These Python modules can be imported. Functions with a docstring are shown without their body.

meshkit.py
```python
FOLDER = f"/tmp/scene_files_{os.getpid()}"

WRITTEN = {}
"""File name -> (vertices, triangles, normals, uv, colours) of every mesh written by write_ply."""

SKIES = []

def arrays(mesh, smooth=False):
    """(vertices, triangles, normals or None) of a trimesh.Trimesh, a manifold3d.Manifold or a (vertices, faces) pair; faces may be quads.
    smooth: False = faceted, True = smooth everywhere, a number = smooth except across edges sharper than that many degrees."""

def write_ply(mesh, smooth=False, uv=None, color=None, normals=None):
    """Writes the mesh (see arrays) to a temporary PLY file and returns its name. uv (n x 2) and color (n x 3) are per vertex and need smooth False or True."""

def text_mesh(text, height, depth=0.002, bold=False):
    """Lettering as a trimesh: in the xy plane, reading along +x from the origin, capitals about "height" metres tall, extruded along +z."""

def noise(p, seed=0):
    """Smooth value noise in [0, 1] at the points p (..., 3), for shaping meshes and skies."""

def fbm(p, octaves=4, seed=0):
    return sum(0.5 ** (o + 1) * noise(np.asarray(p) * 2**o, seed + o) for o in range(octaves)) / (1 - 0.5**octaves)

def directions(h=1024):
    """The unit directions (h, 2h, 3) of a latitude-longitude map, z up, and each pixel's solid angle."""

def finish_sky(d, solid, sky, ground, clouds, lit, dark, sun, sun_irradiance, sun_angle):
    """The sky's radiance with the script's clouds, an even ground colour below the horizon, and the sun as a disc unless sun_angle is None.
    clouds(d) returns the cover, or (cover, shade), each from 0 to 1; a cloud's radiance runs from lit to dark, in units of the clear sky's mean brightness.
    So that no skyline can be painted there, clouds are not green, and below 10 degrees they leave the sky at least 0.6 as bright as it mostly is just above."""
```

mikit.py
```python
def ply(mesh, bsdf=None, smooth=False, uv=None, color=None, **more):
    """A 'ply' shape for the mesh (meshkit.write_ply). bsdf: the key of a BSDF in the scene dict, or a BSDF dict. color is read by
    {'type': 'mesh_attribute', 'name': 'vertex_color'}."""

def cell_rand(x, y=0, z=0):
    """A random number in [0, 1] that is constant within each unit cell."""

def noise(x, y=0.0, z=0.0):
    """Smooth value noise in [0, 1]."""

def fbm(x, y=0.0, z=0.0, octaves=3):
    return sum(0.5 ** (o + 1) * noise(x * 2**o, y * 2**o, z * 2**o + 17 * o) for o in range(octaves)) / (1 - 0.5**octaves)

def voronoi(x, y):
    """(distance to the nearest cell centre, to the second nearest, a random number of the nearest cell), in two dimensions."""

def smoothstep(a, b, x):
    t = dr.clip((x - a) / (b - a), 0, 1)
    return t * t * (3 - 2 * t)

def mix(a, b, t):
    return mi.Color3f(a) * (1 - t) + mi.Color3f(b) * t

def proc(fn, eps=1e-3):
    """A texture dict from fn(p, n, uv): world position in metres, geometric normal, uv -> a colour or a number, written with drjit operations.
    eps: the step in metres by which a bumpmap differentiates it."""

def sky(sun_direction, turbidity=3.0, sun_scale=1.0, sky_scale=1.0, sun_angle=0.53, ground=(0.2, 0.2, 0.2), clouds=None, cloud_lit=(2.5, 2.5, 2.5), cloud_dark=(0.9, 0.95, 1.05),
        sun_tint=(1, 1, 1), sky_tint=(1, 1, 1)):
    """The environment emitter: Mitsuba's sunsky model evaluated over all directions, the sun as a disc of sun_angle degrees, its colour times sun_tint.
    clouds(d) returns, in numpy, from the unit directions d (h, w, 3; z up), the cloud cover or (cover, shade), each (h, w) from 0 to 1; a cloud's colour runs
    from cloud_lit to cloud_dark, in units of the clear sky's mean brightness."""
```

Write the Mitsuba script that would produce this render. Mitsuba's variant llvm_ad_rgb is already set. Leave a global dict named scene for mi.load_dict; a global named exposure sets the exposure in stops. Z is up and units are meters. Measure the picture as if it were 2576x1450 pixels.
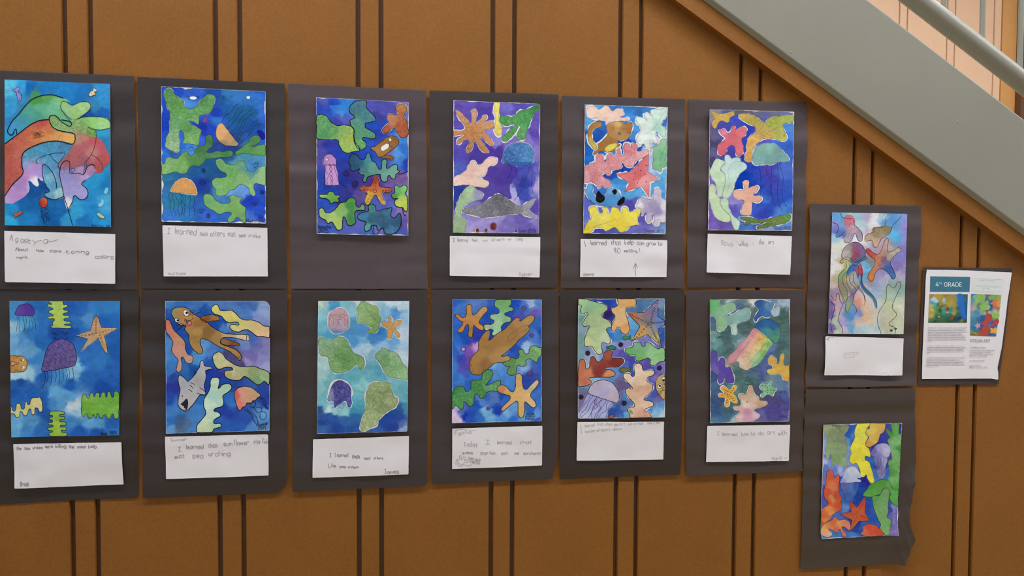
import math, numpy as np, trimesh, shapely, mitsuba as mi, mikit, meshkit
from shapely.geometry import Polygon
from scipy.spatial import Delaunay
import drjit as dr
T = mi.ScalarTransform4f
scene, labels = {'type': 'scene'}, {}

# ---------------------------------------------------------------- camera, light, exposure
EYE = np.array([0.0, -1.76, 1.50])            # 1.76 m from the panelled wall (plane y = 0)
YAW, PITCH, ROLL, FOCAL = 0.1576, -0.0371, 0.0050, 1917.0
W, H = 2576, 1450
_f = np.array([math.sin(YAW) * math.cos(PITCH), math.cos(YAW) * math.cos(PITCH), math.sin(PITCH)])
_r = np.array([math.cos(YAW), -math.sin(YAW), 0.0]); _u = np.cross(_r, _f)
RIGHT = _r * math.cos(ROLL) + _u * math.sin(ROLL); UP = -_r * math.sin(ROLL) + _u * math.cos(ROLL)
scene['camera'] = {'type': 'perspective', 'fov': math.degrees(2 * math.atan(W / 2 / FOCAL)), 'fov_axis': 'x', 'near_clip': 0.05, 'far_clip': 60.0,
                   'to_world': T().look_at(EYE.tolist(), (EYE + _f).tolist(), UP.tolist())}
exposure = 0.72
scene['ambient'] = {'type': 'constant', 'radiance': {'type': 'rgb', 'value': [0.270, 0.284, 0.322]}}   # the open hall around
LAMPS = [  # ceiling fixtures: centre x, y, z, length, width, radiance
    (-0.8, -0.95, 3.70, 2.4, 0.30, (14.8, 15.1, 16.0)),
    (1.9, -0.95, 3.70, 2.4, 0.30, (14.8, 15.1, 16.0)),
    (4.6, -0.95, 3.70, 2.4, 0.30, (14.8, 15.1, 16.0)),
    (2.2, 0.40, 3.70, 2.4, 0.30, (17.0, 16.8, 16.8)),
]
G = 1.24                                     # paper white / picture white

# ---------------------------------------------------------------- helpers
def at(x, y, Y=0.0):
    """The point of the vertical plane y = Y on which the photograph's pixel lies, as (X, Z)."""
    x, y = np.asarray(x, float), np.asarray(y, float)
    d = ((x - W / 2) / FOCAL)[..., None] * RIGHT - ((y - H / 2) / FOCAL)[..., None] * UP + _f
    t = (Y - EYE[1]) / d[..., 1]
    return EYE[0] + t * d[..., 0], EYE[2] + t * d[..., 2]

def numbered(key):
    if key not in labels and key not in scene: return key
    n = 1
    while f'{key}_{n:03d}' in labels or f'{key}_{n:03d}' in scene: n += 1
    return f'{key}_{n:03d}'

def thing(name, label=None, cat=None, group=None, kind=None):
    key = numbered(name); labels[key] = {}
    if label: labels[key]['label'] = label
    if cat: labels[key]['category'] = cat
    if group: labels[key]['group'] = group
    if kind: labels[key]['kind'] = kind
    return key

def part(parent, name, mesh, bsdf, label=None, kind=None, **kw):
    key = numbered(parent + '__' + name)
    scene[key] = mikit.ply(mesh, bsdf, **kw)
    if label or kind:
        labels[key] = {k: v for k, v in (('label', label), ('kind', kind)) if v}
    return key

def lin(h):
    c = np.array([int(h[i:i + 2], 16) for i in (0, 2, 4)]) / 255.0
    return np.where(c < 0.04045, c / 12.92, ((c + 0.055) / 1.055) ** 2.4)

def box(x0, x1, y0, y1, z0, z1):
    m = trimesh.creation.box(extents=(x1 - x0, y1 - y0, z1 - z0)); m.apply_translation(((x0 + x1) / 2, (y0 + y1) / 2, (z0 + z1) / 2)); return m

def n2(x, y, s=0, o=3):
    """Smooth noise about 0.5; each octave is turned so that no grid shows."""
    x, y = np.asarray(x, float), np.asarray(y, float); out = 0.0
    for k in range(o):
        a = 0.65 + 1.17 * k; f = 2.0 ** k
        u, v = f * (x * math.cos(a) - y * math.sin(a)), f * (x * math.sin(a) + y * math.cos(a))
        out = out + 0.5 ** (k + 1) * meshkit.noise(np.stack([u, v, np.full_like(u, 0.37 + 3.1 * s)], -1), 11 + s + k)
    return out / (1 - 0.5 ** o)

# ---------------------------------------------------------------- materials
def mdf(base, amount):
    b = np.asarray(base)
    def fn(p, n, uv):
        fine = mikit.fbm(p.x * 380, p.z * 340, p.y * 420, 2) - 0.5
        fleck = mikit.smoothstep(0.74, 0.92, mikit.noise(p.x * 620, p.z * 420, 3))
        soft = mikit.fbm(p.x * 14, p.z * 9, 5, 3) - 0.5
        k = 1 + amount * (0.55 * fine + 0.30 * soft) + 0.10 * amount * fleck
        return mi.Color3f(float(b[0]), float(b[1]), float(b[2])) * k
    return mikit.proc(fn)
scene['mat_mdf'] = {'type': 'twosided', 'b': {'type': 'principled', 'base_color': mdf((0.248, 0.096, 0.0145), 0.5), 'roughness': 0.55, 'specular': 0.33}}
scene['mat_mdf_glare'] = {'type': 'twosided', 'b': {'type': 'principled', 'base_color': mdf((0.72, 0.47, 0.30), 0.18), 'roughness': 0.42, 'specular': 0.6}}  # strong light and glare on the far wall, put into a whitened base colour
scene['mat_mdf_less_lit'] = {'type': 'twosided', 'b': {'type': 'principled', 'base_color': mdf((0.60, 0.30, 0.10), 0.3), 'roughness': 0.5, 'specular': 0.4}}  # far wall where less light falls, that shade put into the base colour
scene['mat_dark_wood'] = {'type': 'twosided', 'b': {'type': 'principled', 'base_color': mdf((0.115, 0.050, 0.020), 0.4), 'roughness': 0.5}}
def steel(p, n, uv):
    s = mikit.fbm(p.x * 5, p.z * 5, 2, 3) - 0.5
    f = mikit.noise(p.x * 600, p.z * 600, p.y * 600) - 0.5
    return mi.Color3f(0.240, 0.232, 0.186) * (1 + 0.10 * s + 0.05 * f)
scene['mat_steel_paint'] = {'type': 'twosided', 'b': {'type': 'principled', 'base_color': mikit.proc(steel), 'roughness': 0.40, 'specular': 0.7}}
scene['mat_white'] = {'type': 'twosided', 'b': {'type': 'diffuse', 'reflectance': {'type': 'rgb', 'value': [0.75, 0.75, 0.73]}}}
scene['mat_floor'] = {'type': 'twosided', 'b': {'type': 'diffuse', 'reflectance': {'type': 'rgb', 'value': [0.42, 0.33, 0.17]}}}
scene['mat_paint'] = {'type': 'twosided', 'b': {'type': 'principled', 'base_color': {'type': 'mesh_attribute', 'name': 'vertex_color'}, 'roughness': 0.8, 'specular': 0.06}}
scene['mat_paper'] = {'type': 'twosided', 'b': {'type': 'principled', 'base_color': {'type': 'rgb', 'value': [0.78, 0.762, 0.785]}, 'roughness': 0.8, 'specular': 0.25}}
def card_tint(hexa):
    key = 'mat_card_' + hexa
    if key not in scene:
        c = lin(hexa) * G * 0.66
        def fn(p, n, uv):
            k = 1 + 0.20 * (mikit.noise(p.x * 800, p.z * 800, 1) - 0.5) + 0.12 * (mikit.fbm(p.x * 30, p.z * 30, 4, 2) - 0.5)
            return mi.Color3f(float(c[0]), float(c[1]), float(c[2])) * k
        scene[key] = {'type': 'twosided', 'b': {'type': 'principled', 'base_color': mikit.proc(fn), 'roughness': 0.42, 'specular': 0.6}}
    return key

# ---------------------------------------------------------------- the panelled wall
PITCH_M, PAIR, GX = 0.3048, 0.0507, -0.3876 * 1.76      # one groove pair a foot, the pair two inches apart
def line_from(p0, p1, Y):
    (xa, za), (xb, zb) = at(*p0, Y), at(*p1, Y)
    m = (zb - za) / (xb - xa); return m, za - m * xa
TRIM_Y, STR_Y = -0.024, -0.036
m_t, c_t = line_from((1699, 0), (2576, 640), TRIM_Y)          # lower edge of the sloping trim
m_o, c_o = line_from((1767, 0), (2576, 599), TRIM_Y)          # where the stringer covers the trim
m_s, c_s = line_from((1795, 0), (2576, 578), STR_Y)           # lower edge of the stringer's face
m_h, c_h = line_from((2186, 0), (2572, 293), STR_Y)           # its upper edge
SLOPE = (m_t + m_o + m_s + m_h) / 4
WALL_TOP = 3.68

def board(xl, xr, Yf=0.0, thick=0.012, rg=0.0011, depth=0.0040, z0=0.0, top=None, top_const=WALL_TOP, gap=0.0050):
    """A board from groove centre to groove centre, its long edges coved away; its top follows the stair."""
    t = np.linspace(0, math.pi / 2, 9)
    q = 0.60                                             # a square-cut groove with softened lips
    curve = [(rg * math.sin(a) ** q, depth * math.cos(a) ** q) for a in t]
    left = [(xl + gap + cx, Yf + cy) for cx, cy in curve]
    right = [(xr - gap - cx, Yf + cy) for cx, cy in curve[::-1]]
    prof = [(xl + gap, Yf + thick)] + left + right + [(xr - gap, Yf + thick)]
    prof = np.array(prof); n = len(prof)
    zt = np.array([top(x) for x, _ in prof]) if top else np.full(n, top_const)
    v = np.vstack([np.c_[prof, np.full(n, z0)], np.c_[prof, zt]])
    f = []
    for i in range(n):
        j = (i + 1) % n; f += [[i, j, n + j], [i, n + j, n + i]]
    cap = trimesh.creation.triangulate_polygon(Polygon(prof), engine='earcut')
    # triangulate caps on the profile's own vertices
    from scipy.spatial import cKDTree
    idx = cKDTree(prof).query(cap[0])[1]
    f += [[idx[c], idx[b], idx[a]] for a, b, c in cap[1]] + [[n + idx[a], n + idx[b], n + idx[c]] for a, b, c in cap[1]]
    m = trimesh.Trimesh(v, f, process=False); trimesh.repair.fix_normals(m); return m

wall = thing('wall_front', 'brown fibreboard wall grooved in pairs, under the sloping stair', kind='structure')
def wall_top(x): return min(WALL_TOP, m_t * x + c_t + 0.03)
xmax = (WALL_TOP - c_t) / m_t
for k in range(-5, 15):
    a = GX + k * PITCH_M
    if wall_top(a + PITCH_M) < 0.1: continue
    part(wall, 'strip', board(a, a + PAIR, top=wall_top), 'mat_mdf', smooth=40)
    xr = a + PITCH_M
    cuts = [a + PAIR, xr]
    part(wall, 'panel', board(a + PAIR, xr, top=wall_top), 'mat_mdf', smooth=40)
def backing_top(x): return wall_top(x) - 0.004
xs = np.array(sorted({-2.4, 2.75, (WALL_TOP - c_t - 0.03) / m_t})); n_ = len(xs)
vv = np.vstack([np.c_[xs, np.full(n_, 0.0125), np.zeros(n_)], np.c_[xs, np.full(n_, 0.0125), [backing_top(x) for x in xs]], np.c_[xs, np.full(n_, 0.0165), np.zeros(n_)], np.c_[xs, np.full(n_, 0.0165), [backing_top(x) for x in xs]]])
ff = []
for i in range(n_ - 1): ff += [[i, i + 1, n_ + i + 1], [i, n_ + i + 1, n_ + i], [2 * n_ + i, 3 * n_ + i + 1, 2 * n_ + i + 1], [2 * n_ + i, 3 * n_ + i, 3 * n_ + i + 1]]
part(wall, 'backing', trimesh.Trimesh(vv, ff, process=False), 'mat_dark_wood')
def sloped(y0, y1, zlo, zhi, x0, x1, bev=0.0):
    """A board along the stair between the lines zlo and zhi (m, c), from y0 (front) to y1."""
    v = []
    for x in (x0, x1):
        for (m, c), y in ((zlo, y0), (zhi, y0), (zhi, y1), (zlo, y1)):
            v.append((x, y, m * x + c))
    f = [[0, 1, 2, 3], [7, 6, 5, 4], [0, 4, 5, 1], [1, 5, 6, 2], [2, 6, 7, 3], [3, 7, 4, 0]]
    q = np.array(f); m = trimesh.Trimesh(v, np.vstack([q[:, [0, 1, 2]], q[:, [0, 2, 3]]]), process=False); trimesh.repair.fix_normals(m); return m
X0, X1 = 0.25, 2.6
trim = thing('trim_1', 'brown sloping trim board capping the wall under the grey stringer', kind='structure')
scene[trim] = mikit.ply(sloped(TRIM_Y, 0.03, (m_t, c_t), (m_o, c_o + 0.030), X0, X1), 'mat_mdf')

# ---------------------------------------------------------------- the stair: stringer, rail, balusters
def swept(profile, x0, x1, m, c):
    """Profile points (n, y) - n up, square to the slope - swept along the line z = m x + c."""
    th = math.atan(m); nx, nz = -math.sin(th), math.cos(th)
    P = np.array(profile); k = len(P); v = []
    for x in (x0, x1): v += [(x + n * nx, y, m * x + c + n * nz) for n, y in P]
    f = []
    for i in range(k):
        j = (i + 1) % k; f += [[i, j, k + j], [i, k + j, k + i]]
    for i in range(1, k - 1): f += [[0, i, i + 1], [k, k + i + 1, k + i]]
    msh = trimesh.Trimesh(v, f, process=False); trimesh.repair.fix_normals(msh); return msh
stair = thing('staircase', 'grey painted steel stair side rising above the wall with a round rail and thin balusters', 'staircase')
xm = 1.15
th = math.atan(SLOPE)
z_lo, z_hi = m_s * xm + c_s, m_h * xm + c_h
depth = (z_hi - z_lo) * math.cos(th)
cb, rt = 0.0092, 0.005                                  # the lower edge is chamfered, the upper one rounded
prof = [(-cb, STR_Y + cb), (-0.0022, STR_Y + 0.0022), (-0.0009, STR_Y + 0.0012), (0.0006, STR_Y + 0.0004), (0.003, STR_Y)] \
     + [(depth - rt * (1 - math.sin(a)), STR_Y + rt * (1 - math.cos(a))) for a in np.linspace(0, math.pi / 2, 6)] \
     + [(depth, 0.03), (-cb, 0.03)]
off = 0.0
part(stair, 'stringer', swept(prof, 0.2, 2.7, SLOPE, z_lo - SLOPE * xm - off), 'mat_steel_paint', smooth=30)
RAIL_Y = -0.012
m_r, c_r = line_from((2306, 0), (2566, 202), RAIL_Y)
m_r = SLOPE
xr_, zr_ = at(2470.0, 128.0, RAIL_Y); c_r = float(zr_) - m_r * float(xr_)
RR = 0.0248
def rod(p0, p1, r, sec=28):
    m = trimesh.creation.cylinder(radius=r, segment=(p0, p1), sections=sec); return m
part(stair, 'bottom_rail', rod((0.4, RAIL_Y, m_r * 0.4 + c_r), (2.6, RAIL_Y, m_r * 2.6 + c_r), RR, 40), 'mat_steel_paint', smooth=40, label='round lower rail')
bx, _ = at(2374.0, 20.0, RAIL_Y); bx2, _ = at(2565.0, 165.0, RAIL_Y); bstep = float(bx2 - bx) / 2
for i in range(-4, 7):
    x = float(bx) + i * bstep; z = m_r * x + c_r
    part(stair, 'baluster', rod((x, RAIL_Y, z + 0.012), (x, RAIL_Y, z + 0.80), 0.0068, 16), 'mat_steel_paint', smooth=40)
part(stair, 'top_rail', rod((0.4, RAIL_Y, m_r * 0.4 + c_r + 0.82), (2.6, RAIL_Y, m_r * 2.6 + c_r + 0.82), 0.021, 32), 'mat_steel_paint', smooth=40)
for px, py in ((1989, 132), (2409, 307)):
    x, z = at(px, py, STR_Y); s = trimesh.creation.icosphere(2, 1.0); s.apply_scale((0.0026, 0.0011, 0.0030)); s.apply_translation((x, STR_Y, z))
    part(stair, 'paint_blob', s, 'mat_steel_paint', smooth=True)

# ---------------------------------------------------------------- the wall across the stair, floor, ceiling
FY = 2.25
fw = thing('wall_back', 'panelled wall with paired grooves above the stringer, light and shade put into its colour', kind='structure')
gx, _ = at(2262.0, 80.0, FY); gx = float(gx)
for k in range(-4, 5):
    a = gx + (k - 1) * PITCH_M
    less_lit = k >= 3  # panels from here on carry the dimmer end of the wall in their colour
    part(fw, 'strip', board(a, a + PAIR, FY, gap=0.0034, top_const=WALL_TOP), 'mat_mdf_glare', smooth=40)
    part(fw, 'panel', board(a + PAIR, a + PITCH_M, FY, gap=0.0034, top_const=WALL_TOP), 'mat_mdf_less_lit' if less_lit else 'mat_mdf_glare', smooth=40)
part(fw, 'backing', box(gx - 5 * PITCH_M, gx + 5 * PITCH_M, FY + 0.0125, FY + 0.03, 0, WALL_TOP), 'mat_dark_wood')
post_x, _ = at(2563.0, 250.0, FY - 0.03); post_x = float(post_x)
dp = thing('trim_2', 'dark wood corner post at the end of the far wall', kind='structure')
scene[dp] = mikit.ply(box(post_x, post_x + 0.12, FY - 0.045, FY - 0.002, 0, WALL_TOP), 'mat_dark_wood')
fl = thing('floor', kind='structure', label='floor of the hall'); scene[fl] = mikit.ply(box(-6, 8, -7, 4, -0.05, 0), 'mat_floor')
ce = thing('ceiling', kind='structure', label='white ceiling of the hall'); scene[ce] = mikit.ply(box(-6, 8, -7, 4, 3.76, 3.82), 'mat_white')
for x, y, z, l, w, rad in LAMPS:
    lp = thing('ceiling_lamp', 'long white ceiling lamp over the stair' if y > 0 else ('leftmost' if x < 0 else 'middle' if x < 3 else 'rightmost') + ' long white ceiling lamp of the row over the hall', 'lamp', None if y > 0 else 'ceiling lamps over the hall')
    part(lp, 'housing', box(x - l / 2 - 0.02, x + l / 2 + 0.02, y - w / 2 - 0.02, y + w / 2 + 0.02, z + 0.002, z + 0.059), 'mat_white')
    k = lp + '__diffuser'
    hm = (np.array([(x - l / 2, y - w / 2, z), (x - l / 2, y + w / 2, z), (x + l / 2, y + w / 2, z), (x + l / 2, y - w / 2, z)]), np.array([[0, 1, 2], [0, 2, 3]]))
    scene[k] = mikit.ply(hm, 'mat_white', emitter={'type': 'area', 'radiance': {'type': 'rgb', 'value': list(rad)}})

# ---------------------------------------------------------------- paper
PY = -0.0058                                            # the plane on which the paper's outlines are measured
def resample(P, step, closed=True):
    P = np.asarray(P, float)
    if closed: P = np.vstack([P, P[:1]])
    d = np.r_[0, np.cumsum(np.linalg.norm(np.diff(P, axis=0), axis=1))]
    n = max(int(d[-1] / step), 3)
    s = np.linspace(0, d[-1], n + 1)
    out = np.c_[np.interp(s, d, P[:, 0]), np.interp(s, d, P[:, 1])]
    return out[:-1] if closed else out

def smooth_curve(P, closed=True, k=6):
    P = np.asarray(P, float); n = len(P)
    if n < 3: return P
    Q = np.vstack([P[-1:], P, P[:2]]) if closed else np.vstack([2 * P[:1] - P[1:2], P, 2 * P[-1:] - P[-2:-1]])
    t = np.linspace(0, 1, k, endpoint=False)[:, None]; out = []
    for i in range(1, len(Q) - 2):
        p0, p1, p2, p3 = Q[i - 1:i + 3]
        l = np.linalg.norm(p2 - p1)
        t1, t2 = (p2 - p0), (p3 - p1)
        t1 = t1 / (np.linalg.norm(t1) + 1e-9) * l * 0.85; t2 = t2 / (np.linalg.norm(t2) + 1e-9) * l * 0.85
        out.append((2 * t**3 - 3 * t**2 + 1) * p1 + (t**3 - 2 * t**2 + t) * t1 + (-2 * t**3 + 3 * t**2) * p2 + (t**3 - t**2) * t2)
    out = np.vstack(out)
    return out if closed else np.vstack([out, P[-1:]])

def fill(poly, s, bstep=1.4):
    """Triangulated area with inner points s apart: (points, faces, rings of boundary indices)."""
    polys = [g for g in getattr(poly, 'geoms', [poly]) if g.geom_type == 'Polygon' and g.area > 1]
    pts, faces, rings, off = [], [], [], 0
    for g in polys:
        R = [resample(np.array(r.coords)[:-1], bstep) for r in [g.exterior, *g.interiors]]
        x0, y0, x1, y1 = g.bounds
        gx, gy = np.meshgrid(np.arange(x0, x1, s), np.arange(y0, y1, s * 0.87)); gx = gx + (np.arange(len(gx)) % 2)[:, None] * s / 2
        gx, gy = gx.ravel(), gy.ravel(); q = Polygon(R[0], R[1:])
        if not q.is_valid: q = q.buffer(0)
        inner = q.buffer(-0.55 * min(s, 2.5)); ok = shapely.contains_xy(inner, gx, gy) if not inner.is_empty else np.zeros(len(gx), bool)
        P = np.vstack(R + [np.c_[gx[ok], gy[ok]]])
        if len(P) < 3: continue
        tri = Delaunay(P).simplices; c = P[tri].mean(1)
        a = np.cross(P[tri[:, 1]] - P[tri[:, 0]], P[tri[:, 2]] - P[tri[:, 0]])
        keep = shapely.contains_xy(q, c[:, 0], c[:, 1]) & (np.abs(a) > 1e-6)
        tri = np.where((a > 0)[:, None], tri, tri[:, ::-1])[keep]      # clockwise in picture = facing the viewer
        o = off
        for r in R: rings.append(np.arange(o, o + len(r))); o += len(r)
        pts.append(P); faces.append(tri + off); off += len(P)
    if not pts: return np.zeros((0, 2)), np.zeros((0, 3), int), []
    return np.vstack(pts), np.vstack(faces), rings

def wave_card(seed, amp=0.0062, base=0.0058):
    def y(X, Z):
        band = n2(X * 1.8 + seed * 3.7, Z * 19 + seed * 1.3, seed, 2) - 0.5
        return -(base + amp * 2 * band + 0.0006 * (n2(X * 9, Z * 7, seed + 40, 2) - 0.5))
    return y
def wave_sheet(seed, base, amp=0.0007, f=11.0):
    def y(X, Z): return -(base + amp * 2 * (n2(X * f + seed, Z * f * 1.3, seed + 70, 2) - 0.5))
    return y

def sheet_mesh(poly_px, yfun, s, thick, plane=None):
    P, F, rings = fill(poly_px, s, min(s, 3.0))
    X, Z = at(P[:, 0], P[:, 1], PY if plane is None else plane); Y = yfun(X, Z)
    front, back = np.c_[X, Y, Z], np.c_[X, Y + thick, Z]
    n = len(P); f = [F, F[:, ::-1] + n]
    for r in rings:
        j = np.roll(r, -1); f += [np.c_[r, r + n, j], np.c_[j, r + n, j + n]]
    return trimesh.Trimesh(np.vstack([front, back]), np.vstack(f), process=False)

def pigment(h):
    c = np.array([int(h[i:i + 2], 16) for i in (0, 2, 4)], float); k = 0.17 if c[0] >= c.max() else 0.13 if c[1] >= c.max() else 0.09; c = c @ [0.3, 0.55, 0.15] * k + (1 - k) * c; c = c / 255 * 0.985
    return np.where(c < 0.04045, c / 12.92, ((c + 0.055) / 1.055) ** 2.4)
def parse(s):
    return np.array([[float(a) for a in q.split(',')] for q in s.split()])
def parse_col(s):
    """'hex' or 'x,y,hex x,y,hex ...' -> (points or None, linear colours)."""
    if ',' not in s: return None, pigment(s)[None]
    q = [t.split(',') for t in s.split()]
    return np.array([[float(a), float(b)] for a, b, _ in q]), np.array([pigment(c) for _, _, c in q])
def field(P, ctrl, cols, warp, seed, e=4.0, power=2.4):
    if ctrl is None: return np.repeat(cols, len(P), 0)
    x = P[:, 0] + 1.6 * warp * (n2(P[:, 0] / 15, P[:, 1] / 15, seed, 4) - 0.5); y = P[:, 1] + 1.6 * warp * (n2(P[:, 0] / 15, P[:, 1] / 15, seed + 5, 4) - 0.5)
    x = x + 0.5 * warp * (n2(P[:, 0] / 3.5, P[:, 1] / 3.5, seed + 6, 2) - 0.5); y = y + 0.5 * warp * (n2(P[:, 0] / 3.5, P[:, 1] / 3.5, seed + 7, 2) - 0.5)
    d2 = (x[:, None] - ctrl[None, :, 0]) ** 2 + (y[:, None] - ctrl[None, :, 1]) ** 2
    w = 1 / (d2 + e * e) ** power
    return ((w @ np.sqrt(cols)) / w.sum(1, keepdims=True)) ** 2

GLYPH = dict(a='461604123245/4642', b='0902/05264543221203', c='45260503123243', d='4942/45260503123243', e='044445260503123243', f='48392822/1646', g='45260503123243/46412001',
    h='0902/05264542', i='0602/0809', j='26211001/2829', k='0902/3604/0432', l='0902', m='0602/05162522/25465552', n='0602/05264542', o='2605031232434526', p='0600/05264543221203', q='4640/45260503123243',
    r='0602/05163645', s='45361605143443321203', t='18132232/0636', u='0603123243/4642', v='062246', w='0612253246', x='0642/4602', y='0623/4610', z='06460242',
    A='022942/1535', B='0902/0929483606/0636453202', C='48290704123243', D='0902/092947442202', E='49090242/0636', F='490902/0636', G='482907041232434525', H='0902/4942/0646', I='0949/2922/0242', J='1949/3933221203',
    K='0902/4905/0542', L='090242', M='0209254942', N='02094249', O='2907041232444729', P='0902/0939473605', R='0902/0929473605/2542', S='48391907163644321203', T='0949/2922', U='090412324449', V='092249', W='0912253249',
    Y='0925/4925/2522', Z='09490242')
GLYPH.update({'0': GLYPH['O'], '1': '172922', '2': '072948460242', '4': '190545/3932', '5': '49090636443202', '!': '0904/0302', '.': '0203', '-': '0535', ':': '0304/0607', '^': '071917/190 2'.replace(' ', '')})
def hand(text, x, y, h, ang=0.0, wide=0.62, seed=0, space=5.0, jit=0.06):
    """Single-stroke handwriting as polylines; x, y = start of the baseline, h = height of a capital."""
    rng = np.random.default_rng(seed + 1000); u = h / 7.0; cx = 0.0; out = []
    ca, sa = math.cos(math.radians(ang)), math.sin(math.radians(ang))
    for ch in text:
        if ch == ' ': cx += space * u * wide; continue
        g = GLYPH.get(ch)
        if g is None: continue
        dy, sc = rng.normal(0, jit * h), 1 + rng.normal(0, jit)
        mx = 0
        for st in g.split('/'):
            p = np.array([[int(st[i]), int(st[i + 1])] for i in range(0, len(st), 2)], float); mx = max(mx, p[:, 0].max())
            p = p + rng.normal(0, 0.18, p.shape)
            q = np.c_[cx + p[:, 0] * u * wide * sc, dy + (p[:, 1] - 2) * u * sc]
            out.append(np.c_[x + q[:, 0] * ca + q[:, 1] * sa, y + q[:, 0] * sa - q[:, 1] * ca])
        cx += (mx + 1.7) * u * wide * sc
    return out

def uneven(q, amount, seed, floor=0.40, scale=9.0):
    """The outline q pushed out (or in, amount < 0) here more, there less, and in places not at all."""
    out = []
    for g in getattr(q, 'geoms', [q]):
        if g.geom_type != 'Polygon' or g.area < 2: continue
        r = resample(np.array(shapely.geometry.polygon.orient(g).exterior.coords)[:-1], 1.5)
        t = np.roll(r, -1, 0) - np.roll(r, 1, 0); nr = np.c_[t[:, 1], -t[:, 0]] / (np.linalg.norm(t, axis=1, keepdims=True) + 1e-9)
        k = np.clip((n2(r[:, 0] / scale, r[:, 1] / scale, seed, 3) - floor) * 4.5, 0, 1.4)
        out.append(Polygon(r + nr * (amount * k)[:, None]).buffer(0))
    return shapely.unary_union(out)

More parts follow.
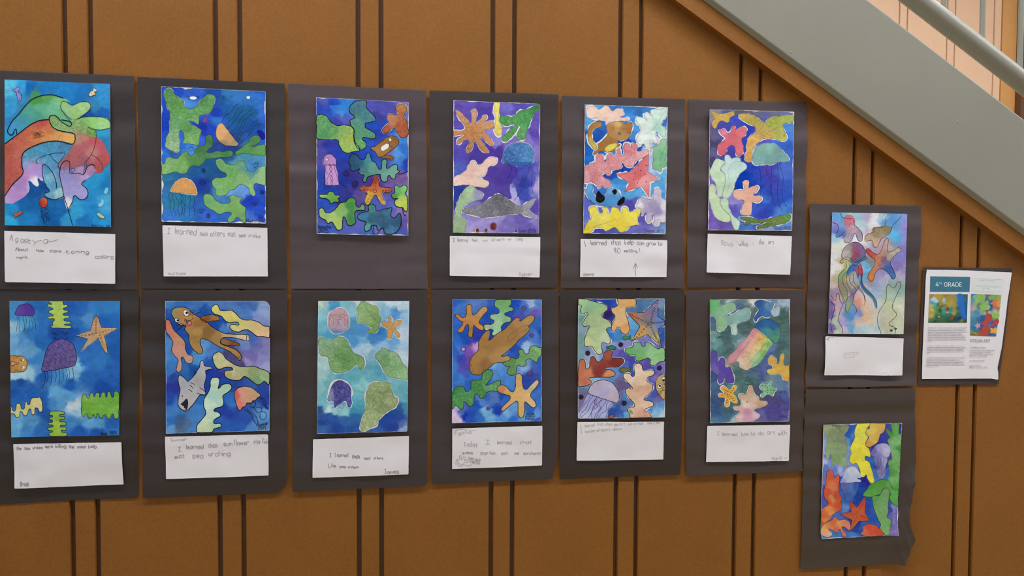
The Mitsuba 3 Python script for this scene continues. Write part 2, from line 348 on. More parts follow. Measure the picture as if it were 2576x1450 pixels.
class Sheet:
    """Something painted, drawn or written on one sheet of paper: collects films of paint and strokes of ink."""
    def __init__(self, ox, oy, sc, yfun, seed):
        self.o, self.sc, self.yf, self.seed, self.lay, self.groups, self.plane = np.array([ox, oy], float), sc, yfun, seed, 0, [], PY
    def px(self, P): return np.asarray(P, float) / self.sc + self.o
    def lift(self, P, layer):
        X, Z = at(P[:, 0], P[:, 1], self.plane); return np.c_[X, self.yf(X, Z) - 0.00035 - 0.00005 * layer, Z]
    def begin(self, name, label=None):
        self.lay += 1; self.groups.append([name, label, [], [], [], 0]); return self
    def add(self, P, F, C, layer):
        g = self.groups[-1]; g[2].append(self.lift(P, layer)); g[3].append(F + g[5]); g[4].append(np.clip(C, 0.004, 0.92)); g[5] += len(P)
    def area(self, poly, col, layer, mott=0.0, contrast=1.0, grain=0.10, warp=7.0, edge=0.14, s=2.4, mscale=3.6, e=4.0):
        P, F, _ = fill(poly, s)
        if not len(P): return
        ctrl, cols = parse_col(col)
        if ctrl is not None: ctrl = self.px(ctrl)
        C = field(P, ctrl, cols * G, warp, self.seed, e)
        x, y, sd = P[:, 0], P[:, 1], self.seed
        if contrast != 1: m = np.median(C, 0); C = np.maximum(m + contrast * (C - m), 0.35 * np.minimum(C, m))
        C = C * (1 + 1.5 * grain * (n2(x / 3.0, y / 3.0, sd + 2, 2) - 0.5))[:, None]
        b = n2(x / 38 + 0.8 * n2(x / 26, y / 26, sd + 4, 2), y / 26, sd + 3, 3)         # washes that dried one over another
        t = (b * 4.2) % 1.0; step = np.where(t < 0.88, t / 0.88, (1 - t) / 0.12)          # slow rise, crisp edge
        C = C * (1 + 1.1 * grain * (step - 0.55))[:, None]
        C = C * (1 + 1.2 * grain * 2 * (n2(x / 15, y / 9, sd + 12, 3) - 0.5))[:, None]
        if mott:
            k = np.abs(n2(x / mscale, y / mscale, sd + 9, 2) - 0.5) * 4.5; k = np.clip(k, 0, 1)[:, None]     # salt: pale grains in dark veins
            C = C * (1 - 3.0 * mott * (1 - k)) + mott * 0.9 * k * (0.80 - C)
        if edge:
            d = shapely.distance(poly.boundary, shapely.points(P)); C = C * (1 - edge * np.exp(-(d / 1.6) ** 2))[:, None]
        self.add(P, F, C, layer)
    def poly(self, pts, sharp=False):
        P = self.px(parse(pts) if isinstance(pts, str) else pts)
        if not sharp: P = smooth_curve(P)
        q = Polygon(P)
        return q if q.is_valid else q.buffer(0)
    def S(self, name, pts, col, halo=0, ink=0, mott=0.0, sharp=False, clip=None, label=None, wob=None, **kw):
        self.begin(name, label); q = self.poly(pts, sharp)
        if not sharp: q = q.buffer(self.grow)
        if self.frame is not None: q = q.intersection(self.frame)
        if wob is None: wob = 0.0 if sharp else 0.8 if q.area > 500 else 0.3
        if wob:
            b = [resample(np.array(g.exterior.coords)[:-1], 1.5) for g in getattr(q, 'geoms', [q]) if g.geom_type == 'Polygon']
            b = [r + wob * np.c_[n2(r[:, 0] / 5, r[:, 1] / 5, self.seed + 21) - 0.5, n2(r[:, 0] / 5, r[:, 1] / 5, self.seed + 22) - 0.5] * 2.6 for r in b]
            q = shapely.unary_union([Polygon(r).buffer(0) for r in b])
        if halo:
            hp = shapely.unary_union([uneven(q.buffer(0.2), 1.0 * halo / self.sc, self.seed + 31, 0.40, 13.0), q])
            if self.frame is not None: hp = hp.intersection(self.frame)
            self.area(hp, 'd2cfd4', self.lay - 0.5, grain=0.03, edge=0, s=2.6)
        self.area(q, col, self.lay, mott, **kw)
        if ink:
            for g in getattr(q, 'geoms', [q]):
                if g.geom_type == 'Polygon': self.stroke(np.array(g.exterior.coords), ink * 1.4, px=True, smooth=False, off=0.6)
        return self
    inkw, inkc, grow = 1.0, '16181c', 0.45
    def stroke(self, pts, w, col='16181c', px=False, smooth=True, off=0.0, layer=None, keep=False):
        if col == '16181c': w, col = w * self.inkw, self.inkc
        P = np.asarray(pts, float) if px else self.px(pts)
        if len(P) < 2: return
        if smooth and len(P) > 2: P = smooth_curve(P, False, 5)
        P = resample(P, 1.6, False)
        if off: P = P + off * 2 * np.c_[n2(P[:, 0] / 8, P[:, 1] / 8, self.seed + 51, 2) - 0.5, n2(P[:, 0] / 8, P[:, 1] / 8, self.seed + 52, 2) - 0.5]
        t = np.gradient(P, axis=0); t /= np.linalg.norm(t, axis=1, keepdims=True) + 1e-9; nrm = np.c_[-t[:, 1], t[:, 0]]
        ww = (w / self.sc / 2) * (0.75 + 0.5 * n2(P[:, 0] / 6, P[:, 1] / 6, self.seed + 61, 2))[:, None]
        A, B = P + nrm * ww, P - nrm * ww; n = len(P)
        V = np.vstack([A, B])
        if self.frame is not None and not keep:
            x0, y0, x1, y1 = self.frame.bounds; V = np.c_[np.clip(V[:, 0], x0, x1), np.clip(V[:, 1], y0, y1)]
        i = np.arange(n - 1)
        F = np.vstack([np.c_[i, i + 1, n + i], np.c_[i + 1, n + i + 1, n + i]])
        self.add(V, F, np.repeat(lin(col)[None] * G, len(V), 0), self.lay + 1.2 if layer is None else layer)
    def L(self, lines, w=3.0, col='16181c', smooth=True):
        for s in lines.split(';'):
            if s.strip(): self.stroke(parse(s), w * (1.25 if self.sc < 5 else 1.0), col, smooth=smooth)
        return self
    def dots(self, pts, r=4.0, col='3a1c14', ring=0):
        for x, y in parse(pts):
            a = np.linspace(0, 2 * math.pi, 9); c = np.c_[x + r * np.cos(a), y + r * 0.9 * np.sin(a)]
            if ring: self.stroke(c, ring * 1.5, col)
            else:
                P = self.px(c[:-1]); n = len(P); P = np.vstack([P, P.mean(0)[None]]); F = np.array([[i, (i + 1) % n, n] for i in range(n)])
                self.add(P, F, np.repeat(lin(col)[None] * G, len(P), 0), self.lay + 1.3)
        return self
    def spiky(self, x, y, r, col, spike=1.5, n=11):
        a = np.linspace(0, 2 * math.pi, 2 * n, endpoint=False); q = np.where(np.arange(2 * n) % 2, r * spike, r)
        self.S('sea_urchin', np.c_[x + q * np.cos(a), y + q * np.sin(a)], col, sharp=True, edge=0); return self
    def scribble(self, x, y, w, h, n, seed, lw=2.2, col='16181c'):
        rng = np.random.default_rng(seed); p = np.c_[x + w * (rng.random(n) - 0.5), y + h * (rng.random(n) - 0.5)]; self.stroke(p, lw, col); return self
    def text(self, s, x, y, h, w=3.0, col='16181c', ang=0.0, wide=0.62, seed=0, space=5.0, jit=0.05, smooth=False):
        for p in hand(s, x, y, h, ang, wide, seed + self.seed, space, jit): self.stroke(p, w, col, smooth=len(p) > 4, layer=self.lay + 1.4)
        return self
    def words(self, rows, w=8, col='8b878c', jit=0.05):
        """rows: (text, x start, x end, baseline y, height, angle[, colour]) - written to fill that width."""
        for i, r in enumerate(rows):
            t, x0, x1, y, h, ang = r[:6]; c = r[6] if len(r) > 6 else col
            P = hand(t, 0, 0, h, 0, 1.0, i + self.seed, jit=jit); wid = max(p[:, 0].max() for p in P)
            for p in hand(t, x0, y, h, ang, (x1 - x0) / wid, i + self.seed, jit=jit): self.stroke(p, w, c, smooth=len(p) > 3, layer=self.lay + 1.4, off=0.25)
        return self
    def emit(self, parent):
        for name, label, V, F, C, n in self.groups:
            if n: part(parent, name, trimesh.Trimesh(np.vstack(V), np.vstack(F), process=False), 'mat_paint', label, color=np.vstack(C))

CARDS = {}
def mounted(name, label, card, hexa, seed, group='mounted sea-life paintings on the wall', cat='painting', lift=0.0, yfun=None):
    k = thing(name, label, cat, group)
    yc = yfun or wave_card(seed, base=0.0058 + lift)
    P = parse(card)
    m = sheet_mesh(Polygon(wavy_edge(P, seed, 1.0)), yc, 7.0, 0.0004)
    part(k, 'mounting_card', m, card_tint(hexa), smooth=True)
    CARDS[k] = yc
    return k
def wavy_edge(P, seed, amp):
    r = resample(P, 9.0); out = []
    P = np.asarray(P, float)
    ring = []
    for a, b in zip(P, np.roll(P, -1, 0)):
        L = np.linalg.norm(b - a); t = np.linspace(0, 1, max(int(L / 9), 2), endpoint=False)[:, None]; q = a + t * (b - a)
        nr = np.array([-(b - a)[1], (b - a)[0]]) / (L + 1e-9)
        w = (n2(q[:, 0] / 60 + seed, q[:, 1] / 60, seed + 90, 2) - 0.5) * 2 * amp * np.sin(np.pi * t[:, 0])
        ring.append(q + nr * w[:, None])
    return np.vstack(ring)

def over(card, sheet, gap):
    """A sheet's surface that never dips into the card it is glued to."""
    def y(X, Z):
        a, b = sheet(X, Z), card(X, Z) - gap; d = a - b
        return 0.5 * (a + b - np.sqrt(d * d + 0.0014 ** 2))
    return y
def art(key, ox, oy, corners, wash, seed, base=0.0106, margin=0.0, sc=3.625, warp=13.0, grain=0.16, amp=0.0009, bumps=None, contrast=1.08, inkw=1.0, inkc='16181c', grow=0.45):
    """A painted sheet on a mounting card: paper, then the wash of colour that covers it."""
    yf = bumps or over(CARDS[key], wave_sheet(seed, base, amp), 0.0016)
    sh = Sheet(ox, oy, sc, yf, seed); sh.frame = None; sh.plane = -base; sh.inkw, sh.inkc, sh.grow = inkw, inkc, grow
    C = sh.px(parse(corners)); paper = Polygon(wavy_edge(C, seed + 5, 0.7)).buffer(0)
    sh.key = part(key, 'painting', sheet_mesh(paper, yf, 4.0, 0.0005, -base), 'mat_paper', smooth=True)
    sh.frame = paper.buffer(-0.12)
    w = sh.frame
    if margin: w = uneven(w.buffer(-0.5), -1.4 * margin / sc, seed + 33, 0.50, 22.0).intersection(sh.frame)
    sh.begin('wash'); sh.area(w, wash, 0, grain=grain, warp=warp, edge=0.0, s=2.0, e=2.0, contrast=contrast)
    return sh
def slip(key, ox, oy, corners, seed, sc=7.155, name='caption_slip', base=0.0100, rag=0.6):
    yf = over(CARDS[key], wave_sheet(seed + 300, base, 0.0036, 13.0), 0.0014)
    sh = Sheet(ox, oy, sc, yf, seed); sh.frame = None; sh.plane = -base
    paper = Polygon(wavy_edge(sh.px(parse(corners)), seed + 8, rag)).buffer(0)
    sh.key = part(key, name, sheet_mesh(paper, yf, 4.0, 0.0002, -base), 'mat_paper', smooth=True)
    sh.frame = paper.buffer(-0.2)
    sh.begin('handwriting')
    return sh
PEN = '8b878c'

# ================================================================ the paintings, each traced at 3.625 of the photograph's pixels
# ---- A1
k = mounted('mounted_painting', 'mounted painting of a red and green whale-like tangle on blue, upper left corner', '-52,174 338,191 346,729 -50,727', '3c3434', 1)
s = art(k, 0, 190, '42,37 1004,78 1012,1384 44,1367',
 '80,90,4fb3d8 200,120,2f9bd6 280,130,1469bb 400,120,1b78c4 600,130,1e7cc6 760,150,1c73be 930,120,2f8fcf 960,250,2a8ccc 860,280,2f80b8 800,340,1152a8 930,350,1a62b4 80,300,2f95cf 130,430,2a7fbd 80,560,2b93c9 950,520,2b97cc 970,600,2a80b5 980,1000,1a7fc4 900,950,2596d3 850,1200,1e86cd 950,1180,3fa5d8 700,1250,2f9fd8 560,1250,1668b2 300,1050,14579f 400,1000,124f96 450,1100,1a66ad 250,1200,1764ad 100,1250,1d87c8 80,1330,2a9fd6 250,1330,1b7cc2 480,1330,125ca4 760,1330,1a76bf 960,1330,2390d2 620,1330,2b93cf 330,170,3f8f6a 240,300,2f7fae', 1)
s.S('whale', '75,500 80,480 115,415 175,350 240,270 300,215 390,182 480,177 560,200 640,240 600,232 560,255 565,310 600,365 640,405 655,440 630,465 560,420 510,375 470,365 445,400 380,405 310,430 240,475 180,530 150,540 135,510 100,545',
 '100,500,3a93cc 150,420,3c8fb5 230,380,3f8f9c 250,330,4aa08c 340,210,3f9440 420,200,55a052 380,300,57aa84 480,290,66b58c 560,250,6fb878 560,370,5fae7a 330,370,449a86')
s.S('whale', '42,635 100,585 200,510 280,450 360,412 440,402 470,470 520,500 600,520 670,530 688,560 684,610 660,630 560,605 470,600 390,615 300,650 230,690 205,730 200,820 215,880 195,920 120,990 42,1095',
 '60,700,c8523f 60,950,c65345 120,850,c8544a 200,600,c95a40 250,500,cc5a3a 380,430,c9493f 450,500,d8743f 330,560,d9793f 420,560,dc8a45 540,540,e09a4a 650,590,f0b44e 640,550,eaa650 250,640,cd6a48 180,720,cb6350', mott=0.07)
s.S('wave', '208,715 240,690 300,650 400,612 480,600 570,605 660,630 640,690 600,740 555,790 530,830 545,860 550,950 570,1020 590,1100 560,1120 500,1130 430,1110 405,1085 450,1055 420,1000 395,960 385,890 330,810 250,800 210,790',
 '280,720,3f9ec6 250,790,8a9fd2 230,750,5f9fcc 330,800,7fa4d4 450,640,3d98c6 620,660,3b86b8 400,700,3f9ccb 500,760,4aa0d4 440,850,4e9fd2 560,800,5a8cba 470,930,7cc0e0 500,1000,4fa3d0 540,1070,9fd3df 430,1090,5fb0d8 560,900,6f8cc8', mott=0.1)
s.S('kelp', '215,790 300,800 380,815 395,870 390,960 345,935 355,990 345,1013 310,995 285,968 260,965 270,1040 240,1090 170,1140 110,1168 42,1155 42,1100 120,1000 200,920 218,880',
 '250,800,8a9bd0 300,850,b08bcf 370,880,a48fd6 330,985,e4e0ec 200,980,a67fc2 230,900,b589c4 120,1100,b389cc 60,1140,b79ad0')
s.S('whale_tail', '560,245 590,232 640,265 660,275 710,250 770,240 820,255 828,295 790,335 740,370 700,400 660,400 600,350 565,300', '600,290,93c783 780,290,a0d187 690,370,8fc770', mott=0.05)
s.S('whale_tail', '700,400 740,383 830,378 920,380 980,395 1004,430 1004,470 970,490 900,497 830,480 800,465 720,470', '780,430,7cbd60 950,430,93d07f 850,400,88c86c')
s.S('kelp', '450,400 455,375 490,362 530,385 560,420 640,465 655,440 640,410 700,400 760,420 810,470 870,500 882,540 870,580 800,575 700,560 680,540 600,520 520,500 470,460',
 '500,420,7fb865 560,470,8dbf70 650,490,93bd72 740,450,86bd62 840,530,6fb24a 760,540,9aa05f 700,550,b59a70', mott=0.14)
s.S('whale', '690,560 740,540 830,560 890,570 940,610 975,680 1003,750 990,800 950,850 920,885 870,885 800,850 740,830 660,850 600,850 560,850 530,810 560,780 620,720 660,650 685,610',
 '750,560,c27a6c 850,600,c8525c 950,650,c75560 930,800,c04c52 830,700,cf7a78 740,700,b65b62 650,760,b4585c 600,800,a45a6c 560,830,9a6a90 780,650,c0606a 760,800,a8566a 720,550,b8906c', mott=0.05)
s.S('fish', '560,850 600,830 660,850 740,830 800,830 860,830 870,870 830,920 780,955 750,990 790,1030 805,1080 785,1120 740,1130 680,1095 660,1150 625,1222 600,1180 585,1090 570,1010 550,930',
 '590,880,8f93cf 650,930,958fd0 700,900,a58cc0 820,860,b07fae 770,920,b79cd0 640,1050,a09adb 740,1060,a6a2e2 630,1190,e6e6ee 690,1000,a59bd8 600,840,9a6a90', mott=0.06)
s.S('fish', '120,128 145,130 155,112 175,112 178,135 165,150 185,165 198,190 196,220 180,233 165,215 155,175 150,150 130,145', '8f7fd0', ink=2.2)
s.L('188,205 176,212 186,222;190,172 200,175 192,190', 2)
s.S('fish', '812,180 830,150 850,140 855,118 870,125 885,140 875,150 860,150 870,175 850,182 830,192', 'e0c896', ink=2.2)
s.L('825,160 840,165 830,178;862,176 874,182', 2)
s.S('jellyfish', '368,1130 395,1115 425,1125 432,1150 430,1185 405,1200 378,1195 357,1165', '380,1150,c0402a 415,1140,d4603c 405,1190,bc3828 365,1165,8a2a2a', ink=1.5)
s.L('385,1148 398,1156 410,1146;390,1132 391,1136;408,1132 409,1136', 2.2)
s.L('380,1205 372,1230 395,1260 380,1290 405,1320 400,1350;400,1205 425,1225 385,1240 440,1260 400,1280 455,1300 440,1330;420,1205 445,1240 410,1270 430,1300 415,1350;390,1215 375,1260 400,1300 395,1340', 2.2)
s.S('fish', '120,1270 150,1255 200,1238 208,1250 185,1270 150,1290 140,1300 138,1282', 'b8583f', ink=1.6)
s.S('fish', '888,1260 905,1252 930,1270 958,1295 945,1305 920,1300 895,1280', 'a9c49a', ink=2.2)
s.S('water_drip', '965,1030 985,1025 985,1060 965,1085 953,1065', '7cc6e4').S('water_drip', '930,1130 947,1145 940,1185 905,1200 900,1175 925,1160', '7cc6e4')
s.begin('ink_drawing')
s.L('155,535 150,490 135,500 120,535 100,545 72,515 75,490 115,415 175,350 240,270 300,215 390,182 480,177 560,200 580,208;42,628 100,585 200,510 280,450 360,412 450,402;450,400 455,375 490,362 530,385 560,420 620,460 645,462 655,435 620,415 560,405;450,400 470,455 520,495 600,515 665,527 685,545 684,605 655,628 560,602 470,600 390,615 300,650 230,690 205,730 200,820 215,880 195,920 120,990 45,1105', 5.5)
s.L('650,430 600,365 560,310 557,260 575,235 610,245 655,272 680,265 740,242 800,242 828,270 820,310 790,340 750,375 700,400;700,400 760,380 850,375 940,382 990,405 1005,430;805,470 850,490 920,497 1000,480;875,500 880,560 865,650 830,730 790,780 770,800;830,720 880,750 920,790 940,830 935,870;350,805 332,790 340,765 400,735 470,715 550,705 600,710;460,720 490,765 530,800;590,730 545,790 530,820 545,850', 2.8)
s.L('520,1030 515,980 490,900 450,845 410,812 390,825 388,880 400,950 430,1020 455,1055 405,1080 425,1110 500,1132 590,1100;665,1370 640,1280 610,1180 580,1080 565,1000 548,920 550,850 575,795 605,778 635,790 640,830 640,890 720,890 765,905 800,830 830,815 862,820 870,850;780,955 745,990 790,1030 805,1080 780,1125 730,1130 680,1095 665,1145 625,1222', 4.2)
s.L('770,815 792,808 786,850 766,900 762,880 778,845 772,830 782,820;640,855 685,852 660,890 640,890 660,870 650,860', 4, '38487c')
s.L('290,520 310,515 330,530 360,515 395,520 405,545 380,560 345,568 300,570;300,545 340,540 370,530 380,545 350,555 320,550;315,560 345,525 365,550 335,520 300,535', 2.4, '4a2020')
s.begin('signature').words([('Agastya', 838, 940, 1378, 24, 2), ('2025', 972, 1004, 1380, 16, 0)], 2.4, '16181c')
s.emit(s.key)
c = slip(k, 0, 570, '81,80 2072,138 2076,1033 110,1003 90,985', 1)
c.words([('A', 185, 235, 262, 120, 6), ('g', 285, 330, 270, 110, 0), ('a', 372, 440, 285, 110, 0), ('s', 450, 500, 300, 115, 0), ('t', 498, 560, 305, 110, 0), ('y', 580, 680, 318, 125, 0), ('a', 790, 862, 300, 130, 0)], 9)
c.L('690,262 760,248;860,270 940,268 1040,236', 8, PEN)
c.words([('About', 285, 510, 440, 62, 1), ('how', 660, 785, 452, 60, 1), ('thans', 895, 1100, 468, 66, 0), ('.t.', 1150, 1255, 482, 66, 2), ('oning', 1285, 1600, 480, 72, 2), ('work', 300, 500, 578, 56, 0), ('colors', 1725, 2040, 575, 86, 3)], 9, '7d7a80')
c.emit(c.key)

# ---- A2
k = mounted('mounted_painting', 'mounted painting of green kelp and two orange jellyfish on blue, second in the upper row', '345,193 716,210 722,727 352,727', '3a3332', 2)
s = art(k, 390, 200, '57,63 1008,110 1012,1315 60,1297',
 '100,110,1f4fc4 80,400,1a3fb8 80,300,1d49c4 200,90,1f48b8 300,240,3f86d8 350,120,2a5cc8 560,120,1c4aa8 650,130,2a6fb0 760,150,2f72c0 940,170,2b6fc8 980,300,2f68d0 960,90,2458c0 620,250,1d5aa8 750,330,1a5c98 880,300,1f5c98 900,440,1b4fa0 980,560,2a5cc8 560,300,1c3fb4 480,340,2a55c8 450,450,1a37b0 560,360,2f6fd0 500,460,2046c0 80,560,1f50d0 70,700,2a6ad8 250,560,2a66d4 330,660,3f8fe0 180,690,2a62a8 430,560,3060d0 560,640,254a98 700,620,24408c 850,700,3f86a8 780,800,4f9ab0 900,800,3f7fc0 960,740,4a8fc4 600,850,1f5296 480,820,1d5a96 400,850,1f5ea0 100,900,2a70a0 80,1050,2f70b4 250,960,23609c 430,950,1c3f9c 480,1000,2648a0 150,1100,2a7ca4 300,1100,2575a8 400,1150,2b60b8 250,1220,2f78c4 100,1250,3577d8 500,1230,3064d0 560,1010,3f86b0 600,1270,2c66d0 700,1040,5f98d8 800,1010,5d94dc 960,1040,2452c8 870,1110,1c3fb8 930,1200,2550cc 650,1100,3a78b8 870,1260,3f70cc', 2, margin=9, inkw=0.8)
s.S('kelp', '85,150 90,110 115,85 150,90 175,130 215,165 260,195 270,250 310,268 345,265 385,235 420,190 470,145 505,135 540,150 545,185 530,240 520,280 495,310 440,320 400,335 400,380 395,410 360,390 310,378 330,410 375,430 415,460 418,495 405,530 405,580 385,600 340,590 290,585 260,580 268,540 260,490 240,462 215,475 215,510 225,560 222,620 215,655 180,660 130,640 95,610 100,570 100,540 130,480 140,430 130,380 145,310 115,260 100,210',
 '120,130,4f9c48 180,180,5aa550 230,300,5fae4c 450,200,4c9a50 520,180,67b062 470,280,62ad58 340,300,62b25c 370,380,74bd6a 190,380,68b568 300,450,56a64e 380,490,70b660 300,550,7cc068 170,500,86bf80 160,590,9fce96 120,560,8fc888', halo=3, ink=2.4, mott=0.12)
s.S('kelp', '60,780 90,770 100,725 125,710 200,725 240,690 270,655 300,660 310,690 345,690 370,640 410,610 450,605 465,560 460,520 490,505 520,520 528,570 520,610 480,645 470,665 520,670 560,655 620,660 680,650 708,665 705,695 670,708 600,710 540,720 470,725 440,765 400,790 340,785 310,810 285,850 240,860 190,840 150,850 100,865 60,860',
 '100,810,86c46c 250,780,7abb60 150,750,7cb96c 350,730,4f9444 420,650,437f48 490,550,3c7c4c 520,690,478f4c 660,680,3f8f4a', ink=2.2, mott=0.08)
s.S('kelp', '735,665 770,640 830,590 850,580 870,540 910,510 950,520 958,560 930,590 880,610 940,605 1008,600 1008,690 930,690 860,680 800,675 750,690', '780,660,4f9e4a 920,560,4a8a4c 980,640,5fa852', ink=2.2, mott=0.06)
s.S('kelp', '555,740 585,725 620,735 650,770 720,780 760,745 800,740 830,780 850,835 900,840 940,810 1008,800 1008,960 960,955 910,950 900,990 915,1040 900,1065 870,1040 850,990 810,960 760,965 730,1000 680,1010 650,1050 600,1062 558,1050 555,1000 525,960 525,920 560,900 640,895 655,865 610,840 570,800',
 '600,770,6cb06a 700,850,68b05a 780,800,64a478 650,960,78bb5e 580,1000,7cc070 800,900,86bf74 950,900,94c884 990,830,93cc8c 880,1000,8cc676 840,790,4f96a0 900,840,4f96a0', ink=2.2, mott=0.07)
s.S('kelp', '445,1060 480,1045 520,1060 550,1100 600,1130 660,1135 690,1110 680,1070 720,1055 760,1075 795,1075 770,1120 800,1150 828,1170 820,1210 825,1308 800,1300 750,1255 720,1290 670,1300 665,1270 700,1220 640,1210 590,1230 540,1200 500,1180 455,1140',
 '480,1100,72b86c 580,1170,7cc06a 740,1100,78b866 740,1200,78b95c 800,1260,74b060', ink=2.2, mott=0.06)
s.S('jellyfish', '585,410 605,398 625,415 660,460 690,500 730,550 760,590 745,605 700,608 640,600 595,570 565,530 555,490 565,440', '610,450,e0a666 600,520,dca066 680,540,c49258 620,580,9a865c 720,590,a0906c', ink=2.4)
s.L('610,390 640,330 690,305 720,250 765,220;640,420 680,375 720,340 750,270 820,235;660,450 710,400 740,350 800,285;690,490 750,430 790,350 840,310 880,270;710,510 770,450 800,380 850,330 900,310;740,540 800,440 830,370 880,320;760,560 800,490 860,460 900,390 940,365;770,590 830,540 880,470 920,415 960,405', 2.2)
s.S('jellyfish', '148,1018 160,975 195,930 240,905 285,905 335,930 365,970 378,1045 330,1045 250,1035 190,1030', '200,960,e2a050 300,960,e8a254 340,1030,de9a4c', halo=5, mott=0.06)
s.L('130,1030 200,1030 290,1042 380,1045;130,1040 125,1070 145,1110 135,1160 150,1210 158,1250;165,1040 160,1080 180,1120 170,1190 190,1220 188,1245;190,1040 195,1085 220,1120 210,1180 225,1248;225,1040 262,1085 235,1130 250,1170 240,1240;262,1045 235,1100 270,1140 250,1190 260,1235;280,1045 275,1150 265,1235;315,1060 325,1100 310,1150 320,1220 312,1255;355,1060 365,1110 350,1160 365,1190 358,1250', 2.4)
s.S('paint_spot', '930,480 945,463 975,470 1000,500 1000,540 980,550 955,520', '171f9c')
for x, y, r, c in ((462, 372, 24, '7d4aa0'), (443, 832, 17, '2a2f88'), (438, 935, 21, '24309c'), (978, 1028, 19, '2433a0'), (913, 1132, 17, '3a3a9c'), (487, 1240, 17, '4a3f9a')):
    a = np.linspace(0, 2 * math.pi, 10)[:-1]; s.S('sea_urchin', np.c_[x + r * np.cos(a), y + r * np.sin(a)], c, ink=1.6); s.scribble(x, y, r * 1.6, r * 1.6, 9, int(x), 2, '1c1450')
s.S('crab', '318,168 335,158 365,160 380,170 362,182 335,182', 'e4e2e2', edge=0)
s.L('318,165 290,150 275,155;316,175 295,172;320,182 302,190;378,165 395,150;384,172 402,150;388,178 410,160;345,182 340,194', 2.6)
s.S('paint_spot', '836,162 852,154 866,160 864,174 845,178', 'e0e4e8', edge=0)
s.begin('crab'); s.L('300,640 320,625 350,628 360,640 340,650 315,648;320,625 310,610;335,625 330,608;350,628 345,610;300,640 280,632;315,648 305,660;360,640 372,630', 2.6)
s.begin('crab'); s.L('890,775 920,765 940,775 930,795 900,800;940,775 955,745;930,770 940,742;920,765 922,745;905,800 890,812;920,800 915,815;890,775 880,770', 2.6)
s.begin('crab'); s.L('415,1195 430,1185 445,1190 440,1205 420,1208;412,1195 404,1185;430,1185 428,1170;445,1190 455,1180 462,1192;415,1208 408,1220 440,1215;424,1208 424,1222', 2.6)
s.begin('paint_spot'); s.L('612,165 625,150 632,170 615,172 628,160', 2.4, '203a70')
s.begin('signature').words([('Matthew', 835, 990, 1308, 40, 1), ('20', 940, 985, 1258, 20, 0), ('25', 945, 985, 1284, 22, 0)], 3, '16181c')
s.emit(s.key)
c = slip(k, 390, 560, '135,50 2022,95 2034,972 153,970', 2)
c.words([('I', 225, 275, 200, 100, 2), ('learned', 365, 745, 205, 120, 4), ('sea', 808, 945, 235, 95, 1), ('otters', 1000, 1255, 245, 110, 1), ('eat', 1315, 1455, 248, 110, 1), ('see', 1510, 1630, 258, 75, 1), ('urchins', 1675, 1895, 258, 80, 6, 'a09ca2'), ('matthew', 240, 550, 950, 65, -2, 'a09ca2')], 8)
c.emit(c.key)

# ---- A3
k = mounted('mounted_painting', 'mounted painting of teal kelp, brown otter and small starfish on violet blue, without caption slip', '725,211 1072,228 1076,727 731,727', '54474b', 3)
s = art(k, 770, 220, '92,92 936,135 932,1352 97,1337',
 '150,120,4a54b0 250,150,2448c0 280,200,2f78d0 340,180,2f80d8 200,200,2a4cc0 330,280,4f58b8 300,320,3a3fa8 110,180,2a48b8 140,480,4a48a0 200,520,2f38a0 300,600,2340b8 130,620,4a4aa8 230,600,3040ac 400,600,2440b0 350,700,2a3aa0 560,520,2a50c0 620,330,1f4cc0 600,170,4d50b4 720,190,4a4cac 660,260,3a3f94 680,340,2c48b4 650,400,2a3ca8 900,140,6a62b4 860,480,3f7fd0 900,560,2f6fd0 830,600,4f8fd8 850,680,3f78cc 900,700,2040b8 760,600,6a6ac0 700,640,2f50b8 560,600,2444b8 350,850,2038a0 420,920,3a3a98 150,850,2a44b0 200,950,2040a8 130,1060,2a50c0 400,780,3a3490 380,1000,2f3898 480,1000,5a4a98 600,880,4a3890 800,830,6a5098 880,830,6f569c 760,980,5a50b0 700,1060,4a58b8 780,1100,5060b8 900,920,7f78c8 860,1130,7a68b0 900,1250,5f50a8 130,1230,4a58b8 180,1280,4060c0 330,1250,4a60b8 450,1250,5560b8 420,1310,5060c0 650,1320,6a68b8 580,1340,3f68c8 880,1310,4858b8', 3, margin=5)
s.S('water_patch', '205,165 300,160 385,145 370,190 330,290 300,250 240,215', '230,180,2f74d4 330,170,2f80dc 320,250,3f84d8', sharp=True)
s.S('kelp', '395,195 410,160 450,130 490,122 550,130 545,180 580,220 625,270 632,305 590,315 545,325 540,365 580,390 625,420 632,460 600,470 560,460 520,455 515,480 540,500 545,540 510,570 480,560 450,520 435,460 440,390 410,350 405,300 440,280 435,255 405,235',
 '450,170,3f8098 520,250,3f8a90 470,300,4f9c84 580,290,3f8490 470,400,4fa070 580,420,4a9c74 500,530,5ab05c 470,240,3c7c8c', ink=4.5, mott=0.1)
s.S('kelp', '97,265 140,248 185,262 220,310 280,350 340,345 390,350 430,375 435,450 450,510 490,570 440,585 380,598 330,575 300,520 290,480 230,478 150,475 97,460',
 '130,320,5cab62 200,370,58a868 150,430,54a45c 270,400,62ab58 320,420,8aba58 400,380,8fbc52 400,480,a4c24c 380,560,a2cc5a 450,570,8cc45c', ink=4.5, mott=0.1)
s.S('starfish', '820,175 860,155 905,165 920,210 890,260 910,300 930,370 930,430 880,460 840,430 805,370 780,380 740,415 705,410 695,385 740,340 760,320 740,285 750,250 790,245 825,255 840,230 820,205',
 '870,190,c47a3a 880,240,b8642c 770,280,d0845a 790,310,cc7850 730,390,b85030 860,340,bc5428 890,420,b8502c', halo=4, ink=3, mott=0.08, label='red brown leaf-like starfish')
s.S('otter', '590,555 630,540 680,500 740,455 790,445 830,460 845,500 830,530 770,580 710,620 680,635 655,630 640,600 620,580', '700,520,a06a2c 640,580,a87838 800,490,94602c 690,620,a07030', ink=3)
